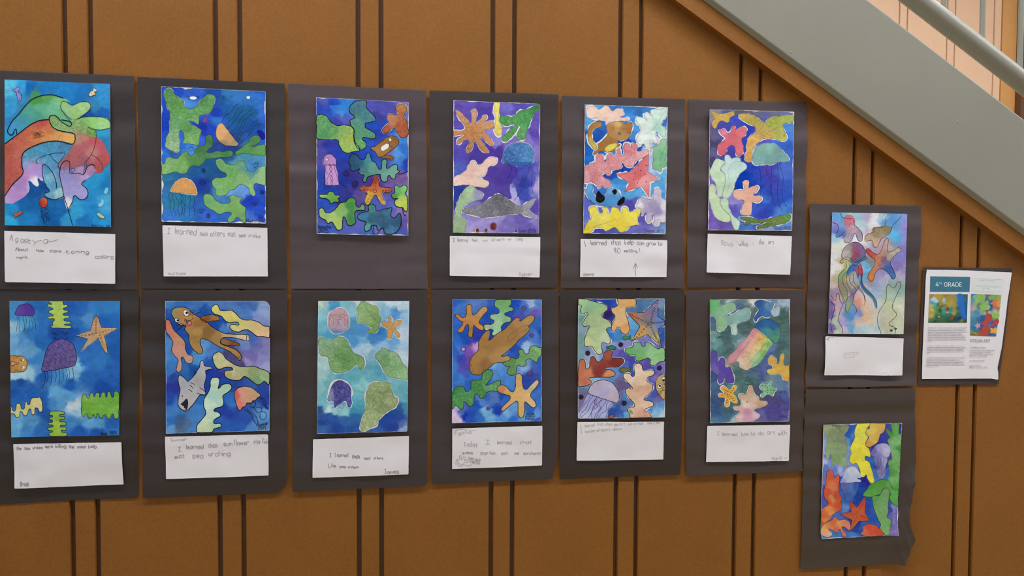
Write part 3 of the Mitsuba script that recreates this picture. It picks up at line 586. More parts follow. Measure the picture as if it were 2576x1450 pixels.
s.L('745,500 765,520 760,535 790,545;770,500 778,516;790,445 800,470 835,480;720,478 700,495', 2.4)
s.S('otter_belly', '685,545 705,530 745,512 757,535 740,560 700,578 685,570', 'e8e4da', ink=2)
s.S('otter_eye', '752,480 765,465 780,478 772,492', 'd8d0c8', ink=2)
s.S('otter_tail', '690,640 740,620 800,640 780,665 740,645', '8c5a28', ink=2)
s.S('kelp', '395,650 420,610 450,610 490,650 530,660 560,600 580,610 600,670 625,680 640,700 665,750 690,740 690,680 710,655 735,670 735,740 790,710 830,710 830,750 850,770 820,790 810,830 780,830 760,800 745,810 740,850 710,862 685,840 675,795 610,800 560,820 540,865 520,850 530,800 500,795 480,770 490,740 460,755 425,765 400,740 410,715 390,690',
 '430,650,1f5078 440,720,205070 480,660,22607c 560,650,3f8c98 530,760,3a7880 600,740,56988c 700,720,5a9c8c 720,820,62a490 800,760,6aa890 550,820,3f8870', ink=4.2, mott=0.04)
s.L('845,795 880,785 930,765', 4.2)
s.S('jellyfish', '160,690 165,640 190,615 230,612 262,640 275,690 265,712 250,700 235,712 215,700 195,712 180,700 170,710', '190,640,b07cc0 240,660,ba88c8', halo=4, ink=3)
s.L('232,632 240,640 250,630;228,664 245,664', 2.4); s.S('jellyfish_eye', '178,655 192,648 200,660 188,672', 'd8e4d4', ink=2)
s.S('jellyfish_tentacles', '172,712 268,712 288,780 300,890 240,896 178,890', 'c08cc8', sharp=True)
s.L('185,712 180,760 205,800 190,850 200,888;215,712 240,750 215,790 245,830 225,870 238,895;235,712 215,750 240,790 220,830 245,860 235,895;258,712 265,760 280,800 300,860 350,900 370,915;172,712 175,770 165,830 175,890', 2.6)
s.S('kelp', '120,985 160,980 195,975 210,955 245,955 265,985 300,985 310,1000 290,1010 300,1030 290,1050 260,1045 230,1060 210,1030 180,1010 140,1010', '150,990,86bc50 230,970,6aa844 240,1040,5aa044', ink=3.5)
s.S('kelp', '118,1150 125,1110 155,1105 180,1145 230,1140 280,1100 310,1060 360,1045 385,1020 420,1005 450,1030 455,1080 490,1095 510,1065 535,1085 530,1120 490,1120 450,1130 445,1190 450,1230 420,1258 380,1250 365,1200 340,1180 330,1230 325,1290 290,1300 265,1270 230,1225 200,1240 180,1210 130,1185',
 '160,1150,9cc468 220,1180,a8cc70 300,1230,a8cc5c 310,1100,84b850 340,1140,80bc70 400,1080,3f9440 410,1180,3f8c48 410,1030,4a9c3c 490,1095,5aa868', ink=4.2, mott=0.05)
s.S('starfish', '590,900 610,850 635,805 660,840 675,905 775,922 770,955 690,965 725,1060 700,1065 660,1020 635,980 600,1010 570,1068 540,1060 545,1000 560,965 490,930 495,908 550,905',
 '630,850,a4402c 625,920,bf5a34 520,920,b84a34 740,940,c05a34 590,980,cfa030 560,1040,c8b030 690,1020,d8a44a 640,960,c87a3c', halo=3, ink=3)
s.dots('530,938 560,940 590,942 700,945 730,943 757,942', 8, ring=2).dots('627,945', 17, ring=2.4).dots('625,870 628,895 590,990 572,1020 560,1045 672,990 685,1010 697,1030', 9, ring=2)
s.S('kelp', '780,980 810,960 810,900 835,895 855,915 885,895 915,900 918,940 900,965 918,1000 918,1130 895,1120 880,1095 840,1090 812,1070 815,1030 840,1015 800,1015', '840,930,64b060 880,920,74c468 800,990,4a9448 860,1030,a0c458 870,1070,bcc84c 900,1100,a8c848', ink=4)
s.L('880,1095 885,1140 900,1170 915,1160', 4)
s.S('kelp', '470,1190 480,1160 530,1140 570,1130 570,1080 595,1065 630,1085 640,1130 700,1115 750,1105 780,1100 770,1160 800,1195 850,1150 865,1180 860,1260 830,1310 780,1340 720,1330 700,1280 660,1300 640,1260 600,1260 590,1290 545,1310 530,1270 550,1230 510,1215',
 '520,1170,3a7cb0 600,1100,3f8c84 600,1190,2c6480 700,1180,2c5c80 740,1150,3a7494 700,1250,2a5878 820,1240,2c5c84 780,1310,3a78a4 540,1280,4aa094 640,1310,3f80b8 510,1250,3c8c7c', ink=4.2, mott=0.06)
s.L('865,1200 875,1265;600,1250 580,1290;620,1255 610,1330 640,1340 670,1310', 4)
s.S('paint_spot', '340,775 360,755 390,765 392,790 370,808 345,800', '28286a').S('paint_spot', '418,872 440,852 470,862 474,890 450,912 425,902', '2a2862')
s.begin('signature').words([('Vaneetha', 110, 225, 1285, 32, 0), ('2025', 115, 202, 1325, 34, 0)], 3.4, '16181c')
s.emit(s.key)

# ---- A4
k = mounted('mounted_painting', 'mounted painting of a grey shark, many-armed orange starfish and blue jellyfish on purple', '1080,228 1404,238 1403,724 1083,727', '3f3636', 4)
s = art(k, 1110, 220, '112,118 902,150 890,1332 107,1327',
 '200,150,5f4fae 150,180,5848a8 400,180,5444a8 430,230,4f3fa4 620,190,6a62c0 700,170,5a50b8 660,230,6058bc 850,330,5f50b0 840,430,5844a8 880,600,8070c0 780,470,7a70c0 560,420,7a70c4 430,560,5038a0 520,580,4a3698 300,620,4a3a9c 200,560,5448b0 150,640,4f48b0 150,720,5460c0 450,420,8074c4 500,500,8078c8 650,560,7468b8 480,760,4f3ca0 560,800,4a3898 600,720,5440a4 640,800,4a3a9c 700,750,7868bc 780,740,3f4cb4 750,850,2f3fa4 720,900,3040a8 760,1000,3f50b4 840,780,6860bc 870,900,a89cd4 820,880,5a58b8 640,950,a0a0dc 690,1010,a8a0d8 580,980,4f409c 500,900,5040a0 400,980,5848a8 330,960,4f3f90 150,960,2f3c9c 130,1060,3440a0 270,1060,7a78c8 200,1100,7a78c8 300,1200,9084cc 420,1220,9488cc 600,1220,7468b8 750,1220,6858b4 850,1130,5444a8 870,1220,8478c4 620,1290,7a6cbc 350,1290,9488cc 250,1290,a498d0 800,1290,6a5cb4 550,1160,9a90d0', 4, margin=4, inkw=0.62, inkc='403c48')
s.S('starfish', '430,720 520,690 600,700 680,720 690,790 650,850 620,910 640,1010 600,1015 560,965 520,950 440,1010 370,1030 420,960 440,880 380,850 400,780', '480,760,4f3ca0 560,820,4a3698 640,800,4636a0 600,960,4f409c 440,960,5344a4 520,700,5844a4', wob=2.5, edge=0.1, label='dark violet starfish-like shape')
s.S('wash_patch', '705,715 800,700 850,780 840,880 790,930 785,1025 700,1000 690,900 660,880 690,800', '750,760,4450b4 750,860,2c3ca0 760,1000,3c4cb0 700,850,4848ac 830,800,5458b8', wob=3.0, edge=0.08)
s.S('starfish', '108,400 180,400 220,380 200,330 160,280 132,215 150,212 200,250 250,310 275,330 275,250 280,205 305,195 322,220 318,290 318,330 360,290 400,250 418,275 390,320 440,310 480,315 487,350 440,380 390,390 410,420 450,470 475,530 450,525 400,490 365,450 350,460 400,540 430,585 395,595 350,560 310,490 295,500 280,560 250,598 225,590 240,540 250,480 200,490 160,520 140,510 155,475 205,435 108,440',
 '280,400,cf8240 170,260,d09060 300,230,d8a06c 430,340,d8945c 440,500,dc9050 380,560,c88848 250,570,b88050 150,500,cc8844 140,420,dc8c44', halo=7, ink=2, mott=0.1, label='orange starfish with ten arms')
s.S('kelp', '485,140 525,140 528,200 522,280 530,330 550,370 550,415 515,438 490,410 485,380 495,320 490,250 480,180', '500,200,e2d65c 515,400,d8c84c', halo=16, ink=2)
s.L('528,370 555,380 550,410;505,400 515,435', 2)
s.S('kelp', '530,300 540,265 580,255 640,270 680,250 720,215 790,200 860,160 900,155 895,190 850,240 820,300 800,350 780,400 760,470 720,480 690,465 690,420 720,350 670,420 600,490 560,490 555,465 620,390 670,340 600,350 550,335',
 '570,290,3f9a4c 640,300,4aa050 760,270,3fa04c 860,190,2f8a3c 740,400,54a85c 600,450,4ca44c', halo=9, ink=2, mott=0.1)
s.S('jellyfish', '560,690 560,640 575,580 620,530 690,505 760,510 815,540 840,600 845,650 835,685 700,685 600,680', '620,620,2f70c0 700,560,3f84d0 800,640,4a94d8', halo=5, ink=2, mott=0.14)
s.S('jellyfish_tentacles', '600,685 830,685 800,705 700,712 620,700', '2f68b8')
s.L('600,690 640,740 620,800 600,830;720,690 760,720 700,760 690,820 740,850 780,810 800,740 760,700;690,840 730,870 760,850 740,900 700,880;800,700 830,760 820,860 830,930 840,970;760,900 720,960 690,1000 665,1035', 2.2, '2a2458')
s.S('starfish', '108,830 170,800 225,760 260,690 300,675 335,720 370,700 430,650 490,640 508,660 490,695 430,730 400,790 385,810 330,815 350,830 430,860 430,890 400,910 300,900 200,885 108,895',
 '250,800,e0b8a8 450,670,eabfae 380,740,e6c0b0 150,860,e8c8b8 300,870,e2c0b0', halo=7, ink=2, label='pale pink starfish')
s.S('kelp', '110,1322 115,1240 130,1130 140,1070 180,980 230,915 290,905 320,930 380,970 370,1010 290,1040 220,1070 190,1110 180,1170 225,1195 225,1240 205,1322', '250,960,a8cc9c 200,1020,9cc090 340,980,9a9cc0 160,1120,a0c494 160,1250,98b48c 170,1300,90b880', halo=5, ink=2, mott=0.06)
s.S('shark', '190,1130 260,1090 370,1060 450,1010 520,975 570,1000 640,1040 720,1085 780,1055 860,1015 830,1070 805,1110 820,1150 870,1185 800,1175 700,1155 600,1160 480,1180 380,1185 280,1160',
 '280,1110,8a8a98 450,1100,7c7c88 520,1030,6a6a74 600,1090,70707a 700,1110,84848e 800,1060,a8a8b0 780,1150,a0a0a8', halo=8, ink=2, mott=0.12)
s.L('400,1075 412,1110 400,1145;435,1070 447,1110 436,1140;468,1075 478,1105 468,1135', 2.2)
for x, y, r in ((475, 1268, 28), (330, 1305, 15), (408, 1305, 14)):
    a = np.linspace(0, 2 * math.pi, 10)[:-1]; s.S('sea_urchin', np.c_[x + r * np.cos(a), y + 1.2 * r * np.sin(a)], '941f34', halo=3 if r < 20 else 0, mott=0.1); s.scribble(x, y, r * 1.6, r * 1.8, 9, int(x), 2, '401020')
s.begin('signature').words([('A.Sher2025', 672, 862, 1325, 36, 1)], 3, '2c2860')
s.emit(s.key)
c = slip(k, 1100, 570, '226,172 1857,190 1843,920 223,888', 4)
c.words([('I', 275, 320, 275, 62, 2), ('learnd', 365, 550, 270, 70, 4), ('that', 625, 725, 270, 62, 1), ('sea', 820, 905, 268, 42, 0, 'b4aeb2'), ('urciens', 980, 1215, 262, 62, -3, 'a49ea2'), ('eat', 1268, 1340, 250, 48, -2, 'b4aeb2'), ('kelp', 1425, 1545, 245, 60, 3, 'a8a2a6'), ('Asher', 1465, 1715, 890, 75, 0, 'a29ca0')], 7)
c.emit(c.key)

# ---- A5
k = mounted('mounted_painting', 'mounted painting of a smiling brown otter above a red starfish and yellow kelp', '1414,241 1724,250 1719,726 1410,725', '504446', 5)
s = art(k, 1430, 230, '150,120 906,145 885,1303 135,1297',
 '180,140,4f90d0 500,140,2f74c4 580,180,2f78c8 640,170,3068b0 720,150,3a78c4 560,240,3f84d0 620,330,4a94d8 600,400,3f80cc 170,300,4a98d4 170,420,1f58b4 190,540,1c60c0 180,620,2068c4 300,380,2458b4 240,420,1f50ac 320,320,2a64bc 430,540,2f80d0 490,490,1a40a8 520,470,1a3ca4 640,510,1c48b0 650,440,2a60bc 880,320,3a6cc0 860,360,3f74c4 830,420,6a80c8 740,520,90b4e0 730,640,9cb8e0 480,700,1c40a4 560,690,1f48ac 600,660,1c44ac 340,780,2448ac 400,760,2050b4 440,830,3a88cc 480,870,3f8cd0 400,850,4f94d4 800,840,4f9cd8 860,780,5aa4dc 760,700,a0c0e4 330,890,3a74c8 560,940,4f98d4 620,930,4f9cd8 680,920,5aa0d8 560,1030,4a48a8 600,1000,5860b8 840,950,4a90d0 200,1000,4f60bc 170,1060,5464bc 300,1060,5c64bc 400,1060,7078c4 160,1130,5a68c0 170,1190,6a78c4 660,1180,5858b4 700,1200,6464b8 640,1230,6868bc 760,1250,7c78c4 820,1260,6488cc 860,1290,80a8dc 280,1270,404cac 560,1270,6068b8 420,1290,5060b4', 5, margin=5, inkw=0.68, inkc='3a3a42')
s.S('kelp', '170,230 175,150 220,140 280,170 320,140 355,135 400,180 440,155 490,170 500,215 470,235 500,240 540,250 520,270 490,265 440,275 370,275 345,300 335,240 300,270 260,245 210,245', '220,190,e8c4b0 300,200,e8c4ac 440,200,e8beac 380,240,e4c0b0', halo=15, ink=2)
s.S('otter', '260,490 300,460 340,420 360,380 345,330 370,290 420,280 480,278 525,300 565,280 582,300 575,340 560,400 530,440 480,450 450,450 450,480 470,490 420,545 360,555 310,545 270,550 250,575 225,570 250,530', '400,350,b07c40 500,330,a87438 470,420,b08048 300,500,a46c30 350,470,a87034 450,300,c8a458 550,310,a86c34', halo=11, ink=2.6)
s.L('392,345 410,322 430,320 445,345;490,355 505,338 525,338 540,360;440,405 460,412 475,395 490,412 505,405;290,380 360,375;295,400 360,380;390,375 350,372;530,375 590,380;530,380 600,360;535,385 580,405;450,450 400,440 370,410 355,380;470,490 440,482 455,500;250,560 240,575;265,560 262,578', 2.4)
s.S('otter_belly', '330,530 345,505 390,480 430,475 448,485 430,510 390,540 345,552', 'd8cc48', ink=2)
s.S('otter_nose', '448,380 478,378 470,395 458,398', '6a6468', ink=1.6)
s.S('otter_tail', '305,300 290,280 250,280 210,300 185,340 175,400 185,460 210,500 240,530 262,520 240,480 215,440 205,400 215,360 250,330 290,320', '270,295,b07838 200,350,a87030 200,440,c0a040 235,510,c8b044 190,400,a86c30', halo=10, ink=2.6)
s.L('295,322 255,330 222,360 210,400 220,440 250,485', 3, 'd0c040')
s.S('leaf', '615,245 640,235 690,250 720,265 700,240 690,215 720,205 770,230 750,200 750,170 800,165 850,165 890,150 900,190 895,230 860,260 850,310 880,340 885,410 860,420 830,390 800,370 790,410 815,460 790,480 755,440 735,460 745,510 710,515 685,480 650,490 620,450 635,400 660,370 650,320 620,280', '700,240,cce0d4 800,200,c4e0d0 850,200,bcd8cc 720,350,c8d8d0 680,430,d0dcd4 850,370,a8d4bc 840,330,a0d0b8 770,420,ccd8d4', halo=15, ink=2.2)
s.L('890,165 830,260 780,340 700,395', 2)
s.S('leaf', '752,510 790,505 830,475 840,445 870,435 893,445 890,520 900,560 885,600 893,680 850,700 840,735 800,715 770,705 765,660 775,620 765,570 775,535', '800,540,80b894 860,480,90c49c 850,580,6cb07c 820,660,74b484 870,520,7cbc8c', halo=15, ink=2.2)
s.L('893,470 860,560 825,640', 2)
s.S('kelp', '143,700 190,665 250,645 250,600 270,575 310,580 320,630 340,645 350,590 380,565 420,590 440,560 440,530 465,525 480,580 510,580 500,520 515,480 550,480 565,510 575,480 610,480 630,510 625,545 660,550 710,530 730,555 700,590 650,620 610,640 590,680 560,695 510,670 490,655 480,690 440,720 390,715 380,760 360,775 330,745 300,760 330,790 375,820 380,860 340,880 300,860 280,885 250,850 200,830 143,825',
 '200,700,dc8a94 280,610,e0808a 230,770,d47880 340,820,e494a0 350,660,e08890 480,620,e08c94 560,540,e07c88 680,560,eca8ac 560,640,e498a0 160,780,e09aa4 300,700,e09098', halo=11, ink=2.2, mott=0.08)
s.S('starfish', '730,565 725,735 835,805 735,825 735,968 665,870 508,918 555,840 430,755 560,735', '690,640,dc6c74 560,770,dc6c72 640,780,d8606a 560,890,d86468 700,900,e0808a 780,790,e49098 680,820,e49a9c', sharp=True, halo=11, ink=2.2)
s.dots('680,615 635,678 708,678 655,723 606,748 696,757 593,805 628,836 708,828', 6, '5a1c28')
s.S('seal', '143,890 165,900 180,850 205,845 222,880 215,920 250,970 290,985 340,950 360,900 400,885 440,895 470,940 490,975 470,1010 430,1040 360,1050 280,1040 220,1010 175,960', '180,900,5ca4dc 300,1000,4484c4 400,980,4a90d0 400,920,60a4d8 220,950,4f98d4', halo=11, ink=2.4)
s.S('seal_fin', '262,920 275,910 300,940 325,960 325,990 300,1015 265,1010 250,990', '141318', ink=1.5).S('seal_fin', '505,965 508,1000 490,1025 455,1040 445,1020 470,985', '141318', ink=1.5).S('seal_face', '398,910 425,895 440,915 420,945 405,930', '14151a')
s.L('382,950 400,945 415,955 425,965;375,940 385,930 440,938', 2.4)
s.S('kelp', '135,1290 150,1240 180,1190 210,1160 195,1110 190,1070 215,1050 250,1060 280,1110 310,1110 315,1065 345,1065 355,1110 385,1110 395,1065 440,1065 470,1105 490,1105 495,1065 525,1065 555,1100 620,1085 655,1065 655,1110 630,1140 630,1210 590,1225 540,1240 520,1270 470,1285 420,1240 350,1270 280,1240 240,1240 210,1280 170,1295', '200,1220,d8c830 260,1170,dcd054 250,1080,e4d440 320,1150,e8d850 450,1100,e8d838 560,1140,ecdc40 420,1180,e0cc34 600,1190,e4d050 500,1230,e0c830 170,1270,dcc828', halo=11, ink=2.2)
s.L('140,1270 260,1225 350,1200 430,1165', 1.8, '6a6420'); s.L('395,1245 440,1245 470,1283;420,1240 400,1270 350,1270', 2)
s.S('leaf', '640,985 670,965 730,985 765,975 780,900 810,885 845,905 850,970 885,1000 883,1100 885,1190 850,1195 815,1165 815,1215 780,1225 785,1130 760,1120 745,1190 715,1190 705,1110 670,1130 660,1075 620,1055 635,1020', '690,1010,b0a4c0 820,950,c0b4cc 760,1050,9c90b8 820,1080,9488b4 870,1050,d0ccd8 730,1160,b8acc4 840,1180,d4d0dc 700,1080,a498c0 650,1040,d8d4dc', halo=10, ink=2.2)
s.begin('signature').words([('Zeena', 695, 780, 1283, 32, 0), ('2025', 805, 872, 1290, 30, 0)], 3.4, '16181c')
s.emit(s.key)
c = slip(k, 1430, 570, '217,222 1779,248 1766,914 207,911', 5)
c.words([('l', 292, 305, 358, 105, 0), ('learned', 395, 680, 330, 85, 0), ('that', 765, 945, 330, 88, 0), ('kelp', 1010, 1170, 325, 88, 0), ('can', 1235, 1355, 335, 78, 0), ('grow', 1405, 1570, 335, 80, 0), ('to', 1612, 1685, 345, 85, 0)], 9, '7f7b81')
c.words([('40', 812, 925, 478, 105, 0), ('meters', 1000, 1230, 470, 75, 0), ('!', 1275, 1285, 470, 85, 0), ('-zeena', 235, 455, 888, 66, -2, '908a8e')], 9, '7f7b81')
c.begin('arrow'); c.L('1203,890 1202,745;1165,765 1206,660 1245,755;1206,660 1203,745', 8, '7a767c', smooth=False); c.emit(c.key)
c_last = c

# ---- A6
k = mounted('mounted_painting', 'mounted painting of a teal jellyfish and red and peach starfish, touching the stair trim', '1733,249 2030,258 2025,724 1728,724', '504446', 6)
s = art(k, 1740, 230, '165,165 935,185 915,1272 148,1267',
 '200,200,7c7c94 420,190,5c5c70 600,210,5c5c78 680,230,5860a0 720,210,606484 860,200,6868a0 200,400,5c5a88 190,480,484670 190,560,5a5890 190,640,464478 330,290,3f4cb0 400,260,3a48b0 270,320,4448a8 520,370,2c40b0 490,460,3440b0 350,540,4440a8 390,600,4444ac 320,520,4848b0 880,350,4a80d0 900,420,3f74cc 860,480,3460c4 480,580,2c3cac 560,480,6464bc 580,430,4a4cb0 520,680,2840b4 440,780,0c38a8 480,790,0838a8 420,840,0c3aac 600,760,2848b8 570,860,1c40b0 620,760,3044b4 680,730,4844ac 720,820,3a40ac 760,900,3848b4 700,930,2c48b8 660,980,3f6ccc 600,1060,3454c0 680,1060,2c48b8 850,760,4464c4 880,850,3054c0 830,960,2c4cbc 780,1000,2c4cb8 880,1060,3870cc 820,1070,4878cc 360,980,8478c4 400,1010,8c84cc 380,1060,5450b4 180,800,6c60b8 190,1050,6c5cb4 180,1150,6854b0 280,1220,6450ac 200,1230,705cb4 330,1240,6858b0 450,1210,3c68c4 520,1230,4474cc 580,1230,3c60c0 700,1260,7c98d8 860,1240,5888d0 640,1120,3444b4', 6, margin=6, inkw=0.62, inkc='3c3c48')
s.S('starfish', '175,185 205,185 240,205 310,200 380,185 388,215 350,240 330,285 270,265 235,300 220,335 195,330 180,290 205,255 200,225', '220,200,c8a038 290,230,d0ac48 350,210,c49c40 210,300,c89c40', ink=2, mott=0.06)
s.S('starfish', '250,355 275,340 300,350 325,385 355,370 370,320 390,315 400,350 440,325 480,325 500,350 490,390 455,430 460,480 470,530 455,580 430,590 405,570 395,510 360,490 320,520 310,560 285,585 250,575 235,530 240,490 290,450 310,435 280,400', '280,370,dc7090 380,350,d4606c 450,360,dc6c78 380,430,d8606c 270,530,d85c6c 430,550,dc6878', halo=8, ink=2.2)
s.L('400,350 388,410', 2)
s.S('kelp', '425,225 450,205 520,210 600,245 665,285 720,235 790,230 860,215 930,225 915,280 830,295 840,350 865,410 845,455 780,440 700,430 640,440 600,470 560,510 550,580 540,640 500,640 485,600 500,540 500,480 530,410 590,370 570,320 510,290 460,260',
 '480,230,c8a83c 560,260,b4a43c 650,320,b0a03c 740,280,a0ac3c 880,240,a4b440 800,400,b0b044 680,400,c4a444 560,450,dca848 520,600,e0a03c 520,520,dca848 620,370,c49c44', halo=6, ink=2.2, mott=0.08)
s.L('910,240 820,290 740,350 640,410', 2)
s.S('jellyfish', '555,620 560,560 590,510 640,480 700,473 760,485 810,525 850,570 880,610 875,640 800,645 740,665 700,670 650,665 590,670 560,650', '640,540,74a89c 700,520,7cb0a4 780,570,6c9c98 840,610,70a4a0 620,620,74a8a8 700,640,6a9c98', halo=7, ink=2.2)
s.L('580,670 585,760 580,860 560,960 555,1060;690,680 680,740 720,820 715,920 740,1000 760,1050;730,680 725,800 725,900 735,1000 690,1060 655,1120;780,660 790,760 780,900 790,1020 830,1095;795,650 835,790 820,900 830,990 870,1060;620,700 630,830 625,960 600,1060', 1.8, '20245c')
s.S('leaf', '300,595 325,578 345,590 360,615 430,605 450,640 500,670 495,705 430,760 390,830 385,890 340,960 290,975 295,880 310,790 290,740 265,700 310,660', '340,620,b4d4d0 420,680,b0d0c8 360,720,b8d4cc 350,850,b4d0bc 330,920,b8d4b8', halo=4, ink=2)
s.S('leaf', '215,625 250,620 295,645 300,665 265,690 260,720 300,750 305,800 285,900 260,960 230,900 215,840 170,770 160,730 180,690', '220,700,bcd4b4 240,780,b4d0ac 260,880,b8d4b0', halo=4, ink=2)
s.S('leaf', '155,870 190,850 215,890 215,930 250,980 260,1030 290,1080 350,1140 350,1180 300,1190 240,1170 200,1110 170,1020 155,960', '180,920,c0d8b4 220,1030,b4d0a4 290,1150,b8d4a8', halo=4, ink=2)
s.S('leaf', '260,1010 290,975 330,1000 335,1060 360,1120 410,1170 432,1190 420,1262 390,1255 365,1200 345,1130 290,1080', '300,1030,b0d0b0 390,1200,b8d8c0', halo=3, ink=2)
s.L('450,640 370,650 330,720 340,830 320,930 280,985 250,1015', 1.8)
s.S('starfish', '460,830 490,812 520,820 515,880 560,865 605,870 600,900 560,950 620,950 635,980 610,1010 555,1010 545,1060 540,1115 500,1130 455,1115 455,1060 480,1000 430,985 390,960 385,905 430,900 475,905 480,870', '490,850,e0a890 420,940,e4ac90 520,950,e0a488 500,1080,e4ae94 590,980,dca088 560,890,d8a090', halo=8, ink=2.2)
s.S('kelp', '435,1150 480,1150 540,1150 600,1170 680,1165 760,1145 850,1125 890,1120 905,1150 880,1190 800,1215 720,1230 640,1250 590,1245 640,1215 690,1195 600,1205 530,1205 480,1220 490,1190 530,1190 450,1175', '500,1165,5c7c34 640,1185,5c7c30 800,1170,688434 880,1150,549444 680,1230,587830', halo=6, ink=2.2, mott=0.08)
s.begin('signature').words([('Nova', 750, 822, 1260, 32, 0), ('2025', 835, 902, 1258, 26, 0)], 4, '16181c')
s.emit(s.key)
c = slip(k, 1740, 570, '292,130 1812,175 1773,870 267,829', 6)
c.words([('Nova', 548, 740, 345, 105, 2, 'a7a2a8'), ('i', 840, 852, 345, 85, 0), ('e', 868, 890, 345, 60, 0), ('like', 905, 1015, 350, 85, 0), ('the', 1210, 1295, 318, 88, -1), ('art', 1375, 1480, 312, 80, 3)], 8, '979399')
c.L('1090,270 1125,350;1160,240 1130,270', 5, 'bcb8bc'); c.emit(c.key)

# ---- A7
k = mounted('mounted_painting', 'mounted painting of a dark jellyfish over pale blended washes, next to the printed notice', '2037,513 2318,518 2305,970 2170,974 2026,973', '4e4242', 7)
s = art(k, 2040, 500, '195,125 878,140 845,1237 157,1234',
 '230,150,3f98d8 300,150,6ab0d8 260,190,4a9cd4 290,200,6094cc 230,240,7c80cc 230,290,6c70c8 250,320,3c68c4 330,150,98c4bc 420,160,8cb8cc 500,160,b0a4c8 580,160,dcdce0 640,170,a0c4d4 690,200,4f90cc 740,190,3f88cc 790,200,4a98d4 830,190,7890d4 860,230,8c80cc 850,350,9080cc 850,480,7c70c8 780,360,3fa8e0 760,330,4cb0e4 740,400,8c8c98 700,420,b0a8a8 560,220,d8d8dc 470,240,a8c8d0 440,260,b8d0d4 500,290,c0b0cc 540,330,d4d0d0 430,380,dce4dc 520,380,d8d4d4 230,370,90bcd8 270,400,c8d8cc 240,450,dcdccc 220,520,d8d8d4 210,600,dcdcd4 250,560,c0c0a0 220,650,d8dcd4 250,680,c0b890 220,740,b4ac84 280,420,dce0c8 210,800,c0a8a0 240,840,9c8098 200,870,9878a0 250,900,c098a0 180,960,6c50a0 180,1060,5c48a0 180,1180,6c50a8 230,920,d098a0 230,1020,c8a0a4 240,1100,a8bc9c 240,1160,9cc08c 230,1210,b4c8a0 290,1120,a894c4 320,1180,c4accc 290,1000,b0a0c4 350,1020,5090cc 350,1080,3f88c8 370,1180,5c9ccc 330,950,8c98c0 420,1060,7080c0 420,1100,98a8c8 400,900,d49890 440,930,dc8c6c 470,880,c8b0b8 500,960,d8b494 540,1030,dcb48c 480,1080,dcac80 560,1120,d0bc9c 440,1150,d0b8a0 500,1180,a8c8cc 560,1200,b8d4d8 420,1210,98bccc 620,1150,a8c4cc 530,900,d4c4c8 580,880,8cb0c8 600,800,90a4c8 620,720,9c94c4 680,760,a4a8c4 640,680,9484bc 540,760,8c88a0 500,700,4fa4d4 500,620,50a8dc 500,660,74bce4 540,580,7c8078 560,480,a890ac 560,420,a098b4 640,440,b894a8 800,600,7c64b4 840,660,8c88bc 800,540,7478c4 820,700,a8a0c0 760,780,88a098 800,820,80a898 720,850,98b49c 740,900,a0b89c 780,950,c4ccac 700,980,bcc898 660,1040,c0c0a4 760,1060,c0c49c 820,980,d4d4bc 820,1100,c4cca4 640,1130,bcbc94 700,1180,b8b890 800,1210,c0d0ac 580,990,b8cccc 590,1080,c0c8b4 330,700,a8a094 300,820,a49c90', 7, grain=0.10, warp=18, contrast=0.88, inkw=0.8)
s.S('kelp', '310,165 340,150 385,165 400,210 395,240 430,270 465,320 465,380 440,390 415,350 405,315 390,330 370,380 340,402 305,390 305,340 330,290 310,250 305,200', '340,180,d85c78 370,200,d8788c 330,230,c87088 380,260,c89cac 340,320,a894b0 430,330,a48cb0 340,380,b0a0b8 440,370,a890b4', mott=0.08)
s.S('leaf', '490,350 510,325 550,310 560,270 610,262 680,250 735,270 715,310 660,340 630,390 600,440 570,440 555,385 510,390', '530,360,c0a484 600,310,9c8460 680,280,8c7c50 590,410,c4a488 640,330,a08c6c', mott=0.07)
s.S('starfish', '495,475 520,455 560,490 610,508 640,470 665,400 685,360 705,375 695,480 740,480 785,450 815,455 815,480 780,500 745,540 720,590 750,650 770,710 745,735 715,690 660,645 620,640 580,690 570,740 545,755 515,720 525,680 570,620 580,560 530,520',
 '520,470,c83c34 560,520,cc4434 600,560,c87848 640,490,c08c80 680,420,c4a0a0 760,490,b8b098 720,530,a89c84 660,560,84507c 660,600,8c7088 600,640,c08060 550,700,d87830 560,660,cc7c40 720,640,2c58b0 740,690,3468b8 690,600,4c60a8', mott=0.06)
s.S('jellyfish', '285,560 280,500 310,440 370,400 430,400 475,440 495,500 480,560 440,580 400,600 370,560 330,540', '310,500,b8b4b0 340,440,a8989c 400,440,8c5078 440,440,7c5890 420,500,a03858 380,540,904060 470,510,706498 440,560,506080 350,520,a0a898', mott=0.05)
s.S('jellyfish_rim', '260,580 275,560 330,532 365,560 400,590 440,560 490,535 513,540 500,555 460,565 420,605 395,610 350,570 310,555 285,590', '270,575,d89448 320,545,b8a878 380,590,5880a0 450,565,406490 500,545,58789c')
s.S('jellyfish_tentacles', '310,570 355,580 345,640 310,690 300,760 320,830 330,900 310,960 290,930 260,850 245,780 255,690 300,640', '330,600,a8b478 280,700,84a068 270,780,90846c 300,860,8c8c74 310,930,a0a080')
s.S('jellyfish_tentacles', '370,600 430,610 450,590 470,680 460,760 500,820 560,880 600,960 595,1000 560,920 490,850 450,790 440,700 420,780 440,800 400,860 370,840 420,760 400,660 350,680 330,750 350,800 390,870 385,940 330,1040 310,1010 345,930 360,880 300,780 320,680', '450,620,d04848 440,660,b84860 400,620,3c60b0 350,650,3870b0 370,740,d0a840 400,760,c8b060 460,760,2c5c9c 520,840,3c74a4 570,920,5c8098 420,720,6058a0 340,800,8c8c7c 380,860,807498 330,1000,88a078')
s.begin('ink_drawing')
